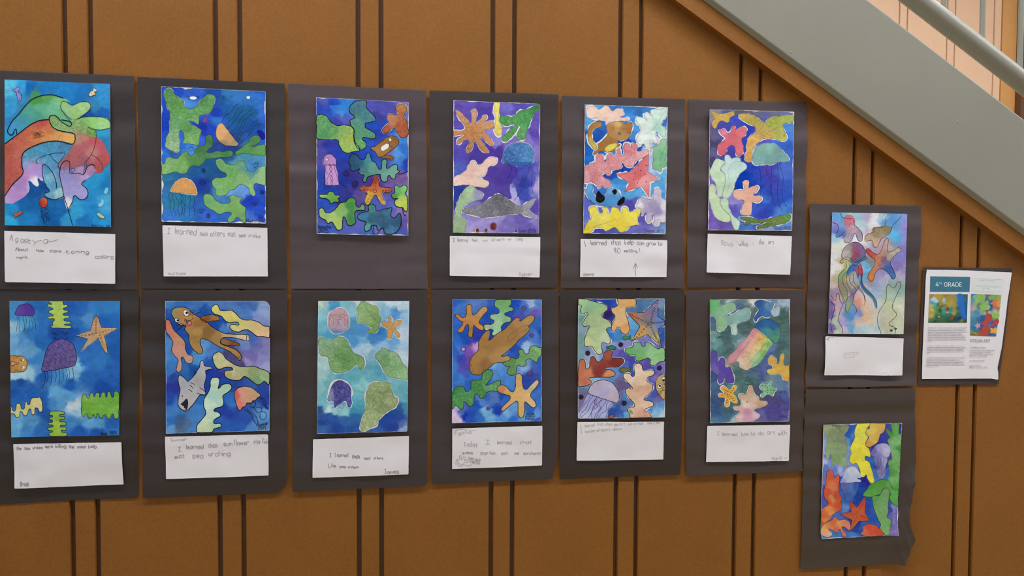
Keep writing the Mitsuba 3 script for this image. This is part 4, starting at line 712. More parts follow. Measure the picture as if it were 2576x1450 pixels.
s.L('270,135 285,170 340,182 380,178;390,190 395,240 430,270 465,320 465,380 440,390 415,350 405,315 390,330 370,380 340,402 305,395 300,350 320,320;193,215 240,240 245,290 225,340 240,355 310,300;708,142 680,180 680,230 650,260 570,265 575,300 510,330 488,370 500,390 555,380 570,440 600,440 640,370 720,310 740,250 790,200 825,155', 3)
s.L('495,475 520,455 560,490 610,508 640,470 665,400 685,360 705,375 695,480 740,480 785,450 815,455 815,480 780,500 745,540 720,590 750,650 770,710 745,735 715,690 660,645 620,640 580,690 570,740 545,755 515,720 525,680 570,620 580,560 530,520 495,475;285,560 280,500 310,440 370,400 430,400 475,440 495,500 480,545;260,580 275,560 330,532 365,560 400,585 440,560 490,530 513,540 500,555 460,565 420,605 395,610 350,570 310,555 285,590 260,580', 3)
s.L('315,570 320,630 260,690 245,770 270,860 300,920 290,960;350,580 345,640 290,700 290,770 330,850 330,910 300,955;375,610 340,650 320,720 330,790 370,850 390,900 360,980 330,1040;400,650 360,690 350,760 410,830 380,900;430,610 430,700 440,780 400,860 340,900 310,990 325,1040;455,600 460,700 470,780 540,860 590,920 600,970 590,1005;465,680 455,760 490,830 560,890 595,960;430,800 470,850 495,930 480,975;385,680 390,760 440,830 480,880 490,940;380,960 415,1010 405,1055', 2.8)
s.L('180,880 210,925 225,925 230,870 250,865 260,920 285,970 260,1040 255,1120 285,1180 290,1230;180,940 215,980 200,1060 180,1140 195,1230;640,1235 605,1120 620,1030 680,930 690,800 710,785 745,815 770,800 785,765 810,760 815,800 780,880 738,990 780,1060 710,1145 770,1180 765,1235', 3)
for x, y in ((245, 760), (250, 800), (262, 840), (430, 630), (445, 640), (460, 650), (480, 810), (500, 830), (520, 850), (545, 880), (565, 905), (280, 770), (300, 780), (340, 700), (375, 760)): s.L(f'{x-8},{y+4} {x+8},{y-4}', 2.4)
s.begin('signature'); s.L('720,1205 730,1195 745,1205 735,1210 722,1208 740,1200;755,1188 785,1186 760,1192', 4)
s.emit(s.key)
c = slip(k, 2030, 820, '395,213 1967,255 1930,1007 346,1004 362,600 380,225', 7, sc=8.057)
for x, y, n in ((740, 558, 4), (735, 600, 4), (725, 648, 3)):
    for i in range(n):
        xx = x + i * 86; yy = y - i * 5; c.L(f'{xx},{yy} {xx+14},{yy-14} {xx+24},{yy} {xx+38},{yy-13} {xx+50},{yy-1} {xx+62},{yy-12}', 5, '88858a')
c.L('395,285 420,262 440,285 415,288 445,262;420,250 470,232 540,236', 6, '88858a'); c.emit(c.key)

# ---- B1
k = mounted('mounted_painting', 'mounted painting of two purple jellyfish, a tan starfish and comb-shaped green kelp, lower left corner', '-50,730 349,731 347,1246 341,1254 150,1262 -48,1273', '342d2c', 8)
s = art(k, 10, 740, '50,62 1056,65 1050,1290 68,1308',
 '80,90,3f88c8 80,180,3f8ccc 320,100,2268b8 350,180,2a72c0 200,250,4f9cd0 80,320,8cbcd8 80,420,6aa4d0 150,420,4a8cc8 250,330,3078c4 350,330,2a70c0 350,420,2268b8 600,100,1f5cb4 700,150,2464bc 750,220,5090cc 850,130,2f7cc8 980,120,2f7cc8 980,220,2468bc 920,250,2060b8 700,280,2a70c4 620,360,1a54b0 480,360,1c4ca4 680,450,2a6cc0 730,600,2870c4 900,600,2f78c8 1000,500,2060b8 800,480,2a70c4 1000,680,2464bc 280,600,3580c8 240,540,5c9cd0 250,720,90c0dc 150,745,a0cce0 90,750,a0cce0 100,560,6aa8d4 320,700,4a90d0 350,750,1f5cb4 150,800,1c54ac 80,820,2464b8 80,900,1c58b4 250,880,2060b8 550,760,3f88cc 620,720,78b0d8 660,640,78b4dc 780,760,2468bc 950,760,2464bc 600,830,1f5cb4 900,850,1a50ac 80,980,2464bc 480,920,58a0d8 600,930,5098d4 600,1020,b0c8d8 640,1010,b0c4d0 450,1000,3f88cc 560,1000,5098d4 680,1070,88b8dc 360,960,2060b8 380,1080,1f58b0 250,1150,4f94d0 120,1180,62a8dc 200,1250,3f84c8 100,1270,58a4d8 340,1250,2a6cc0 620,1150,3f88cc 780,1170,5ca4dc 850,1190,5098d4 700,1250,1f5cb8 980,1190,2464bc 850,1270,1f58b4 1000,1260,3074c4', 8)
s.S('jellyfish', '108,190 112,150 140,105 190,92 240,98 270,140 275,190 200,198', '150,150,5c44a0 230,130,5038a0', ink=2.4)
s.L('122,205 130,240 118,300 115,345;140,205 148,250 138,310 140,350;172,205 182,250 188,300 175,348;200,200 205,260 190,320 192,350;222,200 235,250 230,310 220,350;240,200 255,250 265,300 252,330 260,350;252,198 280,240 290,290 285,335', 2.6)
s.S('kelp', '408,66 440,95 405,95 402,112 440,125 450,140 420,150 412,170 440,180 455,200 410,205 408,222 450,225 468,235 445,262 450,285 435,290 432,305 500,310 610,310 612,295 555,285 550,275 605,270 608,255 560,250 545,235 560,220 592,215 590,200 545,195 540,180 575,168 585,155 545,145 540,130 575,118 580,100 540,95 535,66', '470,100,a8cc58 480,200,b0cc4c 500,280,aacc54 560,200,a4c850', ink=3, mott=0.04)
s.S('starfish', '838,188 860,215 875,260 890,305 960,308 1040,306 1000,335 915,382 935,450 950,545 925,532 890,470 862,400 790,460 705,528 730,470 765,410 700,392 650,380 720,355 790,335 810,260', '840,280,c49468 780,370,c09870 900,340,c89864 740,480,b4a48c 920,480,c89c6c 1000,320,c4a47c 700,380,bca488', halo=2, ink=2.6, sharp=True)
s.dots('842,212 843,236 842,258 840,282 839,308 838,330', 7, ring=2.2).dots('838,356 812,366 780,373 746,377 715,378 690,379', 8, ring=2.4).dots('875,352 905,345 930,338 960,330 985,324 875,378 885,400', 6, ring=2)
s.L('875,400 893,395;880,415 900,412;885,435 905,432;890,450 908,445;897,468 915,460;905,490 922,480;918,502 932,492', 2.4)
s.S('jellyfish', '350,700 365,610 385,530 430,450 500,415 570,418 630,460 655,530 660,600 640,650 520,680 430,695', '420,600,5a4498 500,500,5c48a4 600,550,5c4c9c 500,640,544090', ink=3.2, mott=0.12)
s.L('372,705 378,760 365,820 348,865;398,705 402,760 385,815;430,700 438,760 432,800 420,835;472,695 478,750 465,805;505,690 512,760 500,830;535,685 545,750 535,795;565,680 580,740 570,790;588,678 600,730 592,785;625,672 635,740 628,790', 2.6)
s.begin('crab'); s.L('448,350 455,375;462,350 478,375 470,352;490,348 492,372;530,340 532,362;545,340 548,360;555,380 560,350 575,370 582,345;452,415 460,398 475,405;470,400 470,420;570,410 575,398 585,405', 3)
s.S('otter', '62,570 120,568 180,572 205,600 210,640 205,680 180,705 120,710 64,708', '120,600,c88c38 180,640,cc9444 100,690,c08438', ink=2.6)
s.S('otter_eye', '155,592 182,592 188,610 160,612', 'e0d8c8', ink=2).S('otter_eye', '158,655 190,662 188,680 160,678', 'e0d8c8', ink=2)
s.dots('163,602 166,666', 8, '1c1c20'); s.S('otter_mouth', '64,640 80,615 110,632 80,655', 'dc9a8c', ink=2)
s.L('64,612 100,632 70,660;85,570 95,590;110,560 118,582;138,556 140,575;100,710 110,690 125,708;125,695 140,712;150,690 152,710', 2.4); s.dots('124,634', 12, ring=2.4)
s.S('kelp', '60,1015 85,1065 100,1070 115,1045 120,1005 150,1002 158,1040 165,1050 190,1045 195,1005 208,980 215,1010 235,1012 255,955 285,945 310,950 320,940 340,960 352,1005 352,1060 330,1075 315,1045 290,1035 282,1060 280,1095 260,1095 250,1055 240,1045 225,1055 215,1090 200,1110 180,1100 170,1075 150,1070 140,1120 115,1120 95,1090 62,1085', '100,1080,cccc78 200,1040,d4cc70 300,1000,d8d088', ink=2.8, mott=0.03)
s.S('kelp', '435,1072 500,1068 548,1075 550,1095 510,1100 515,1120 555,1118 550,1140 515,1145 512,1165 560,1170 562,1195 520,1195 515,1215 565,1218 565,1240 525,1240 530,1262 572,1270 570,1290 545,1298 440,1302 410,1275 440,1262 450,1250 410,1238 400,1222 445,1215 450,1195 410,1190 412,1175 445,1170 448,1150 415,1145 420,1130 445,1125 448,1105 420,1100', '480,1120,88c030 480,1180,a8d030 490,1260,90c428 540,1100,80b83c', ink=3, mott=0.05)
s.S('kelp', '715,980 720,930 745,912 760,945 780,950 795,905 815,912 825,945 845,905 870,905 875,945 900,900 920,905 935,945 950,892 970,895 985,940 1000,945 1012,890 1035,890 1052,915 1050,1110 1030,1140 1012,1130 1005,1100 985,1095 965,1135 945,1130 935,1095 915,1100 895,1130 875,1125 865,1090 850,1095 840,1125 820,1095 805,1120 780,1130 760,1090 745,1090 735,1115 715,1105 708,1040', '800,940,80bc44 780,1020,64b02c 900,1000,70b838 1000,980,68b430 900,1080,68b430 1010,1050,74bc3c', ink=2.8, mott=0.05, halo=2)
s.begin('signature').words([('Brody', 890, 942, 1286, 30, 0), ('2025', 968, 1028, 1280, 28, -6)], 3.4, '1c2440')
s.emit(s.key)
c = slip(k, 0, 1090, '243,200 2187,165 2222,928 259,1002', 8, rag=0.9)
c.words([('the', 305, 385, 300, 60, -1), ('sea', 445, 540, 298, 62, -1), ('urchins', 590, 765, 288, 60, -1), ('were', 815, 950, 268, 66, -1), ('killing', 1005, 1190, 265, 66, 0), ('the', 1245, 1335, 275, 66, -1), ('ocean', 1390, 1550, 272, 62, 0), ('kelp.', 1595, 1755, 272, 68, 0)], 9, '7a767c'); c.begin('signature').words([('Brody', 372, 525, 950, 82, -1)], 9, '7a767c'); c.emit(c.key)

# ---- B2
k = mounted('mounted_painting', 'mounted painting of a swimming brown otter above a grey shark and a pink jellyfish', '354,731 723,731 722,1205 715,1228 697,1242 640,1243 360,1254', '393031', 9)
s = art(k, 400, 740, '58,65 960,62 990,75 1012,110 1007,1247 64,1275',
 '90,90,3f7cc0 200,90,2f68b8 350,90,3a70b8 420,140,1f50ac 480,90,3f78c0 600,100,4a78c0 750,90,3a68b8 850,120,3f6cb4 950,110,7c98c8 980,150,8098cc 900,190,7c90cc 800,200,4a78c0 700,130,4878bc 590,250,1c4cb0 500,290,1c4cb4 600,310,4880c8 570,200,2c5cb4 440,330,2a60b8 650,270,6c98d0 90,150,2c5cac 90,200,2050a8 150,320,1c48a4 200,340,2050ac 90,480,4a88cc 90,560,4484cc 100,640,3a78c8 250,520,1c50b4 330,590,4a8cd0 420,480,5a94d4 500,490,4478c8 560,500,3c6cc0 650,370,3468bc 850,400,3c68bc 780,450,6a88cc 900,470,6068b0 840,560,6c68b4 960,480,7c7cbc 940,600,8080c0 800,620,9088c4 980,660,9098cc 700,590,4c4c84 760,640,484c88 630,530,444a80 300,680,1c50a8 250,680,2c68b0 120,760,2c4cac 120,860,2c3ca0 100,950,2450b4 90,720,3c78cc 470,650,2458b8 460,720,2040a8 560,740,2c3ca0 600,800,1c4cac 430,800,1c44ac 700,830,2848a4 680,760,2c50a8 850,800,3058b0 600,620,3868c0 960,880,2c4cac 980,960,2848a8 960,1100,5c98d8 980,1180,4880cc 620,920,2c68c4 660,1000,3070c8 520,1030,2448ac 620,1080,2444ac 700,1060,2c50b4 600,1180,2c60c0 720,1200,2a5cbc 800,1140,2c54b4 860,1230,4888d0 380,980,2c70c4 340,1060,4080cc 150,1040,3c7ccc 100,1080,3f80cc 300,1140,4080cc 200,1150,38649c 260,1180,4c70a4 180,1200,4a6890 110,1150,3070c4 100,1240,5c98d8 330,1240,4080cc 540,1240,2c60bc 950,1230,5c94d4', 9, margin=2)
s.S('kelp', '66,240 90,235 110,270 130,320 165,360 215,410 240,450 240,500 265,550 305,570 308,610 280,635 245,620 220,575 200,580 210,640 205,690 180,712 160,695 170,640 180,600 140,560 115,510 130,440 95,380 66,335', '85,290,d4745c 120,350,d48468 200,430,cc8c68 160,500,d08c74 280,590,c89480 185,670,d49484', ink=3.6, mott=0.04)
s.S('otter', '115,165 145,128 200,122 260,130 290,165 340,195 385,225 430,250 470,290 540,335 600,360 700,370 790,370 825,385 815,425 720,405 640,395 580,400 560,450 640,485 700,510 750,560 740,605 710,575 640,520 540,475 470,430 400,405 375,420 385,480 400,510 375,545 330,520 290,470 275,420 270,370 235,320 250,290 200,285 160,250 130,210',
 '150,160,8c8c60 200,180,b07c44 280,260,b08048 350,280,a06c34 450,360,8c6430 330,430,a4783c 350,340,b08a48 520,400,a47c44 620,380,c09c70 780,395,d0b894 620,490,b0884c 720,570,ac7c40 200,250,b88850 330,490,b08448', ink=4)
s.S('otter_arm', '378,220 430,195 500,192 550,215 552,238 480,245 430,258', '420,220,8c5424 520,220,a46c34', ink=3.4).S('otter_tail', '570,410 620,415 690,435 738,460 725,472 650,468 575,455', '600,430,98643c 700,458,804c20', ink=3)
s.S('otter_eye', '222,155 250,148 272,180 262,200 235,195', 'd8d4cc', ink=3).S('otter_eye', '148,228 180,225 192,245 170,260 152,250', 'd8d4cc', ink=3)
s.dots('255,172 175,240', 12, '18181c'); s.S('otter_tongue', '265,255 290,248 300,270 280,285 262,275', 'dc6c74', ink=2.6)
s.L('232,230 245,228 255,240 240,248 232,238;255,245 262,280;245,245 290,240 318,215;255,250 240,290 218,292;280,190 300,150 315,145;285,195 340,145;300,195 385,160;215,265 160,290;225,270 155,345;230,275 180,330;800,375 800,420;810,385 822,400;735,560 760,575;725,570 745,590', 3)
s.S('kelp', '478,140 490,115 520,95 540,110 560,150 610,155 660,150 700,180 740,220 790,240 850,240 920,265 960,295 1008,300 1008,395 950,385 900,385 850,350 810,325 760,330 730,345 680,335 650,310 655,285 690,280 730,285 725,260 690,255 640,260 600,235 570,200 540,190 500,175', '520,140,ccc860 600,190,d4c864 700,220,ccc464 700,310,d4cc70 800,270,d4c478 880,300,d8bc7c 980,350,dcb884', ink=4)
s.S('kelp', '490,580 505,550 545,530 580,545 610,590 650,620 700,650 780,665 860,660 920,680 1005,720 1005,822 960,795 910,830 860,800 820,770 780,750 740,780 690,785 630,770 600,740 605,705 675,690 665,670 600,668 550,685 515,655', '540,580,c8cc8c 600,630,ccc88c 640,730,b4b06c 700,710,c0c08c 760,690,b4bc80 860,710,90a46c 960,760,98b880 880,800,74a46c', ink=4.2, mott=0.06)
s.S('kelp', '470,800 485,770 530,762 552,780 545,830 540,865 580,830 620,820 655,830 660,865 620,900 580,930 590,970 580,1020 520,1040 500,1065 550,1085 560,1110 500,1150 500,1180 560,1185 565,1210 500,1230 485,1258 355,1262 350,1200 380,1160 430,1090 410,1020 415,960 450,900 470,850', '510,810,b4d8bc 600,860,a4d0ac 500,920,a4d0c0 460,1000,bcdcc4 480,1100,b8d8bc 430,1200,c0d8b4 520,1200,b0d4a8', ink=4.4)
s.S('shark', '185,740 215,755 245,780 265,800 300,770 340,720 370,670 385,610 405,615 415,655 470,665 485,680 440,690 425,700 430,760 410,840 425,915 380,915 330,980 290,1030 245,1065 190,1035 175,1000 185,930 195,870 180,810', '220,800,a4acb8 300,850,b0b0b4 400,700,b0b0b4 250,950,b0b0b4 360,800,a4a4a8 200,1000,b4b4b8', ink=4)
s.S('shark_mouth', '255,960 262,1010 248,1058 240,1030 232,1040 228,1015 215,1020 215,1005 200,1010 230,980', '26262c', ink=2)
s.L('370,850 430,915 345,905;285,810 310,815 330,835;280,835 300,845 315,865;265,870 290,880 305,895;318,705 325,700 335,715 320,730', 4); s.dots('214,932', 7, '202024')
s.S('jellyfish', '690,900 720,860 780,845 840,855 890,890 925,925 900,945 880,965 855,970 845,990 800,995 790,1020 760,1035 740,1060 720,1040 700,980', '700,920,e06050 760,880,dc9880 850,890,c8a070 780,960,d89880 740,1010,dc7c6c 870,940,c89c78', ink=3.4)
s.L('775,1050 820,1080 850,1110 860,1150 890,1190 895,1215;800,1045 840,1080 880,1110 900,1150 905,1185;830,1010 845,990 880,985 880,1020 850,1035 830,1020;860,1020 890,1070 920,1080 940,1050 910,1030 880,1040;930,1070 970,1080 980,1120 950,1145 920,1120 930,1085;910,945 940,960 960,1010 990,1050;935,940 970,970 975,1020 1000,1045', 3)
s.begin('signature').words([('Gunnar', 900, 1000, 1202, 26, -8), ('2025', 905, 978, 1230, 28, -2)], 4.2, '14161c')
s.emit(s.key)
c = slip(k, 390, 1070, '180,210 1960,167 2022,166 2038,190 2043,908 200,970', 9)
c.words([('Gunnar', 290, 570, 290, 56, -3, 'a6a2a4'), ('I', 415, 470, 462, 76, -2), ('learned', 570, 875, 430, 82, -2), ('that', 965, 1130, 405, 88, -2), ('sunflower', 1240, 1695, 378, 92, -4), ('starfish', 1775, 2032, 330, 86, 0, '96929a'), ('eat', 360, 535, 600, 84, -1), ('sea', 675, 870, 595, 96, -2), ('urching', 970, 1355, 562, 98, -2)], 9, '8a868a'); c.emit(c.key)

# ---- B3
k = mounted('mounted_painting', 'mounted painting of big mottled green leaves and a small tan starfish on pale turquoise', '733,731 1076,730 1074,1215 1068,1223 736,1238', '3e3536', 10)
s = art(k, 770, 730, '110,98 942,100 922,1291 98,1313',
 '130,120,b8d0c0 160,150,88bcc4 260,130,4a98c4 350,130,74b8c4 420,140,78b4c8 480,110,b8d0d4 560,110,b4ccd0 700,130,90bcd4 750,120,b0ccdc 850,140,b4ccdc 910,130,b0cce0 900,220,8cb8d8 830,200,5094cc 720,160,78b0cc 130,250,80bccc 150,350,6ab0c4 200,400,48a0c4 420,200,80b8c8 430,300,4c98c4 400,380,4890c4 500,380,4c90c8 440,460,4c94cc 520,440,6ca8d0 600,430,3f84c4 660,380,3478c0 680,440,4088c8 700,500,80b0d4 650,320,78b0d4 800,470,60a0d0 880,420,b0c8dc 900,520,98bcd8 880,600,b0ccdc 560,540,a0c4d8 480,540,90bcd4 600,580,78acc4 590,700,60a4bc 600,780,68acc0 640,740,50a0bc 150,650,a0c8cc 160,780,90c0c4 140,900,84bcc4 250,790,6cacbc 380,770,5ca8bc 300,800,5a9cbc 460,800,5cacbc 500,860,80c0c8 480,950,68b4c4 470,1050,50a4bc 440,1100,4090b0 160,960,68b4c0 190,860,64acbc 150,1050,70b8c8 250,1110,88c4cc 350,1120,84c4cc 200,1100,b0d8dc 130,1090,345ca0 200,1140,3060a8 160,1200,2c54a0 260,1180,305ca4 350,1180,3868ac 420,1180,3870b4 450,1150,3070ac 280,1260,2c54a0 420,1260,3060ac 150,1280,3c70b0 880,880,60acc0 820,850,70b4c4 850,960,68b0c0 900,1000,5ca8bc 900,1080,4c8cb4 850,1080,3468a8 800,1110,2c58a4 750,1150,2c54a4 700,1200,2c54a4 850,1160,3058a8 880,1220,4c70b4 800,1240,3050a4 640,1270,3868b4 900,1270,8ca8d0', 10, margin=2, grain=0.15, inkw=0.75, inkc='2c3430', grow=0.9)
s.S('jellyfish', '205,240 225,205 260,180 310,165 350,180 375,215 390,250 392,340 360,365 320,390 260,395 225,370 200,350 205,300', '280,200,c49ca4 240,280,bc98a4 340,280,bc98b0 290,340,b09cb4 280,385,7080b0 360,250,c0949c', halo=7, mott=0.06)
s.L('222,235 300,220 380,238;215,260 210,300 225,340;245,250 252,290 248,330;345,245 355,290 348,330;375,250 372,290 380,340;270,225 330,260 280,275 300,300 270,350 290,370 310,330 290,280 320,240 285,240', 2.2)
s.S('leaf', '512,100 560,120 600,140 640,150 662,180 655,220 680,250 670,300 660,350 640,380 600,395 565,385 570,365 610,350 600,335 550,320 520,295 480,300 465,270 475,220 465,170 490,130', '520,170,8cbc74 600,200,8cb46c 640,250,7ca860 560,280,8cb470 620,340,74a454 490,250,98c080', halo=6, ink=2.2, mott=0.08)
s.L('512,100 560,180 610,240 650,300;570,180 660,230', 2)
s.S('starfish', '695,290 720,285 755,305 748,260 760,245 775,255 778,300 830,280 875,280 860,310 810,345 850,400 850,432 830,425 795,375 775,440 755,445 740,420 745,350 710,335 695,320', '760,330,c89450 840,295,cc9c58 720,310,c09050 760,400,c8984c 835,400,c89850', halo=10, ink=2)
s.L('690,290 680,250 670,300', 1.6); s.dots('725,320 750,330 770,350 785,320 800,310 760,300', 4, '7a5420')
s.S('leaf', '118,440 140,430 180,450 235,455 290,428 340,435 380,470 400,520 440,580 490,600 525,625 530,680 515,722 490,715 465,680 430,700 390,730 330,750 270,755 235,730 215,680 200,610 170,600 140,600 125,550 115,490', '160,500,88b888 280,480,88b880 320,540,6ca860 300,600,64a058 360,640,64a054 260,700,7cb468 460,640,6ca45c 500,690,78ac60 220,560,80b47c', halo=8, ink=2.4, mott=0.1)
s.L('140,470 200,520 280,600 400,660;520,625 535,660 520,722', 2)
s.S('leaf', '640,620 640,580 665,560 690,555 690,535 720,532 760,555 820,575 850,610 880,670 930,730 935,810 880,810 810,800 760,790 710,740 690,690 660,650', '680,590,7cb07c 720,640,6ca464 800,620,90c08c 820,700,80b878 760,740,84bc7c 900,770,98cc8c', halo=7, ink=2.4, mott=0.1)
s.S('leaf', '600,850 650,838 700,845 770,850 765,890 790,940 800,970 835,990 830,1040 800,1075 740,1110 690,1150 660,1190 640,1235 580,1260 510,1288 500,1220 520,1150 545,1080 545,980 565,900', '650,880,9cb474 700,960,84a060 640,1010,90a868 760,1000,a4b87c 600,1060,98b478 600,1150,a8c484 560,1230,b0c48c 720,1080,90a870', halo=9, mott=0.12)
s.L('640,825 690,835 780,855;600,845 560,890 545,980 540,1080 500,1180 495,1250 510,1290;775,900 800,965 835,990', 2)
s.S('jellyfish', '235,880 265,840 310,825 350,840 390,870 410,910 405,980 415,1030 395,1070 375,1040 365,1010 330,1020 290,1050 260,1070 250,1010 200,1010 215,940', '300,880,3c3c98 350,900,4848a0 280,960,4044a0 300,1010,3c40a0 395,990,484ca8 225,970,8c90c4', halo=16, mott=0.12)
s.L('220,1050 250,1030 270,1065 230,1070;320,1030 345,1050 330,1080 300,1060', 1.8, '505068')
s.emit(s.key)
c = slip(k, 740, 1070, '338,258 2068,195 2058,888 330,951', 10)
c.words([('I', 635, 672, 565, 62, 0), ('Learned', 738, 970, 570, 74, 1), ('that', 1045, 1185, 598, 74, -1, '66626a'), ('sea', 1260, 1370, 618, 55, 0), ('otters', 1430, 1600, 612, 50, 2), ('L.ke', 618, 750, 755, 68, 0), ('see', 820, 930, 768, 50, -1), ('urchions', 970, 1155, 772, 50, 1), ('James', 1620, 1890, 885, 86, -4)], 8.5, '7f7b81'); c.emit(c.key)

# ---- B4
k = mounted('mounted_painting', 'mounted painting of a plain brown sea lion between two tan starfish on bright blue', '1084,729 1405,729 1404,1130 1399,1165 1389,1206 1360,1207 1086,1219', '403739', 11)
s = art(k, 1110, 730, '102,88 917,88 915,1196 97,1216',
 '130,120,2a5cc0 160,160,3c74c8 300,110,5078c0 380,130,4c70b8 450,120,2c5cb8 440,200,1c50b8 130,300,2c64c8 150,450,2a68c8 130,550,2864c8 120,700,3c7cd4 130,820,3070cc 180,540,4c70d0 200,620,3448b4 240,620,6a48b0 220,720,5848b0 270,480,4848b0 310,520,c090d0 260,560,7850b8 230,460,1c50b8 320,430,2c3ca8 420,440,1c40b0 200,420,1c54c0 660,130,1c4cb8 700,190,3060c0 760,170,4870c8 830,140,8cb0dc 880,110,5080cc 700,230,5050b8 850,190,6058b8 880,300,3064c0 900,400,2050bc 850,420,4c78cc 750,470,3064c4 600,230,1f48b4 560,420,1848b0 600,560,4880d0 640,600,2c5cc0 770,510,90b4e0 700,540,2454bc 660,540,2050bc 480,690,70a4dc 530,700,5890d8 560,760,4888d8 620,820,4484d8 420,830,2c64c8 560,840,4080d4 500,780,4c88d8 700,720,5c8cd4 740,710,80a8dc 870,720,4460bc 850,780,3850b4 760,830,2848b0 900,700,2c60c4 300,800,3070d0 250,880,2864c8 230,740,3c60c4 320,700,2c60c4 180,840,3c78d0 600,1010,3064c8 560,960,2450bc 480,980,5078c0 420,980,3464c0 360,1020,5080d0 330,1060,2050bc 300,1100,2458c4 500,1100,1c44b4 400,1110,78b0e0 450,1150,68a8e0 600,1140,70a8e0 560,1180,4c90dc 350,1170,3070cc 220,1150,1c3cb0 180,1100,4868c4 130,1090,b8a4d4 120,1150,c8b8dc 150,1190,ccbcdc 250,1190,2c54c0 650,1080,5c98dc 820,1090,2c64c8 880,980,3870cc 860,1150,68a0e0 880,1180,3c60c8 760,1180,5494d8 640,1180,2c68d0', 11, margin=2, inkw=0.8, inkc='33342e', grow=1.25)
s.S('starfish', '130,230 150,225 190,255 225,245 235,200 232,150 255,135 275,150 275,200 290,235 330,210 375,160 405,155 418,180 390,215 355,260 340,300 370,325 390,345 370,365 320,335 300,315 285,350 280,420 265,430 250,415 255,350 245,310 215,330 190,380 160,378 158,360 190,330 200,290 165,270', '250,180,c8823c 280,260,bc8444 180,280,c87834 370,190,c49454 330,310,c8843c 265,380,a87838 200,350,d07c34 360,350,d08838', ink=4.6)
s.S('kelp', '500,95 560,92 628,92 630,130 610,155 650,165 645,185 610,195 570,215 590,240 630,255 625,285 590,290 560,310 540,335 545,370 520,400 485,415 465,400 480,370 455,350 410,365 390,345 400,318 450,320 480,305 485,275 450,255 455,230 490,225 530,210 525,170 495,150 490,120', '560,120,70b468 580,170,78bc74 510,240,8cc890 600,260,84c084 500,290,a0d0a0 420,330,a8c89c 500,390,a4d8a4 540,340,9cd098', ink=4.4, mott=0.07)
s.S('kelp', '560,650 600,620 640,620 700,625 715,590 705,555 740,550 770,590 800,580 810,530 850,510 885,530 912,530 912,590 880,620 870,655 840,640 800,620 765,645 770,680 740,695 690,680 680,710 680,755 640,775 605,755 615,715 635,695 590,690', '650,650,5c9c50 720,600,64a858 830,580,70b068 880,550,80bc70 640,740,60a054 720,660,70b068', ink=4.4, mott=0.09)
s.S('kelp', '97,960 130,900 170,880 205,890 220,930 260,920 275,890 275,840 310,825 365,825 380,780 385,745 420,730 460,740 465,780 430,830 400,870 440,865 500,835 535,830 530,870 520,920 470,915 410,930 395,975 360,985 340,950 310,945 300,970 290,1030 265,1060 230,1030 205,1015 200,1050 190,1085 150,1060 130,1045 98,1080', '150,930,349444 180,980,449c4c 240,980,48a454 320,880,3f9444 400,800,54a858 420,760,4c9c54 450,890,5cac64 350,950,3c9440 150,1030,4ca850', ink=4.6, mott=0.1)
s.S('sea_lion', '262,690 280,620 330,565 345,545 345,480 375,420 410,380 435,372 440,410 432,465 500,410 580,360 630,310 680,260 712,258 712,290 750,270 800,235 840,238 845,265 810,310 790,330 800,350 790,380 720,440 640,520 570,580 540,605 600,605 625,615 615,640 560,655 490,662 440,700 400,735 350,768 290,765 262,730', '400,440,a4763c 350,600,a87c3c 450,520,a0723a 600,420,a4763c 700,310,b08048 800,270,b4884c 300,700,a47438 400,680,96683a 560,630,b48c54 500,600,b08448 640,360,a4743c', ink=4.6)
s.L('600,455 610,425 680,370 740,330 780,325 795,345 760,370 700,400 650,450 615,468 600,455', 2.4); s.L('265,735 285,742 292,725 290,715', 3); s.dots('273,688', 5, '201410')
s.S('starfish', '512,905 525,880 555,868 590,885 620,920 655,935 680,890 680,820 685,780 710,768 730,790 735,850 750,905 780,910 830,860 870,825 885,840 865,880 820,930 810,970 850,1020 860,1050 840,1070 790,1030 760,1015 755,1060 750,1140 730,1160 705,1140 705,1060 695,1010 650,1030 600,1070 560,1100 550,1085 590,1040 630,1000 630,965 580,945 530,930', '540,900,c88448 620,930,d8a858 710,830,d4a45c 720,950,dcae68 850,850,d4bc84 820,900,bcb484 800,980,e0b070 840,1050,e0b878 600,1050,d8a060 725,1100,d8aa60', ink=4.6)
for x, y, r, c0 in ((752, 168, 16, '6a4890'), (200, 540, 15, 'a8a0dc'), (823, 415, 14, '5c4498'), (806, 762, 18, '5c4090'), (427, 1080, 13, '5c4890')):
    s.spiky(x, y, r, c0, 1.1); s.L(';'.join(f'{x+r*math.cos(a):.0f},{y+r*math.sin(a):.0f} {x+1.9*r*math.cos(a):.0f},{y+1.9*r*math.sin(a):.0f}' for a in np.linspace(0, 6.28, 13)), 2.2, '1c1c50')
s.begin('signature').words([('2025', 770, 850, 1150, 26, 0), ('Fetho', 768, 848, 1182, 22, 0)], 3.2, '181c3c'); s.L('765,1156 858,1156', 2.4, '181c3c')
s.emit(s.key)
c = slip(k, 1080, 1040, '413,278 2032,225 2028,943 411,1008', 11)
c.words([('Fetho', 462, 760, 392, 75, -4, 'a5a1a3'), ('Today', 622, 865, 605, 86, -3), ('I', 1015, 1090, 558, 74, 0), ('learned', 1225, 1475, 560, 74, 0), ('that', 1625, 1845, 555, 66, -2), ('some', 595, 785, 742, 70, -1, '8c888e'), ('starfish', 920, 1195, 745, 66, 0, '8c888e'), ('eat', 1300, 1415, 748, 66, -1), ('sea', 1530, 1610, 742, 58, 0), ('earchents', 1695, 2005, 750, 60, 0), ('SUNFLOWER', 695, 920, 830, 42, 11), ('STARFISH', 710, 905, 885, 46, 13)], 8, '9a969c')
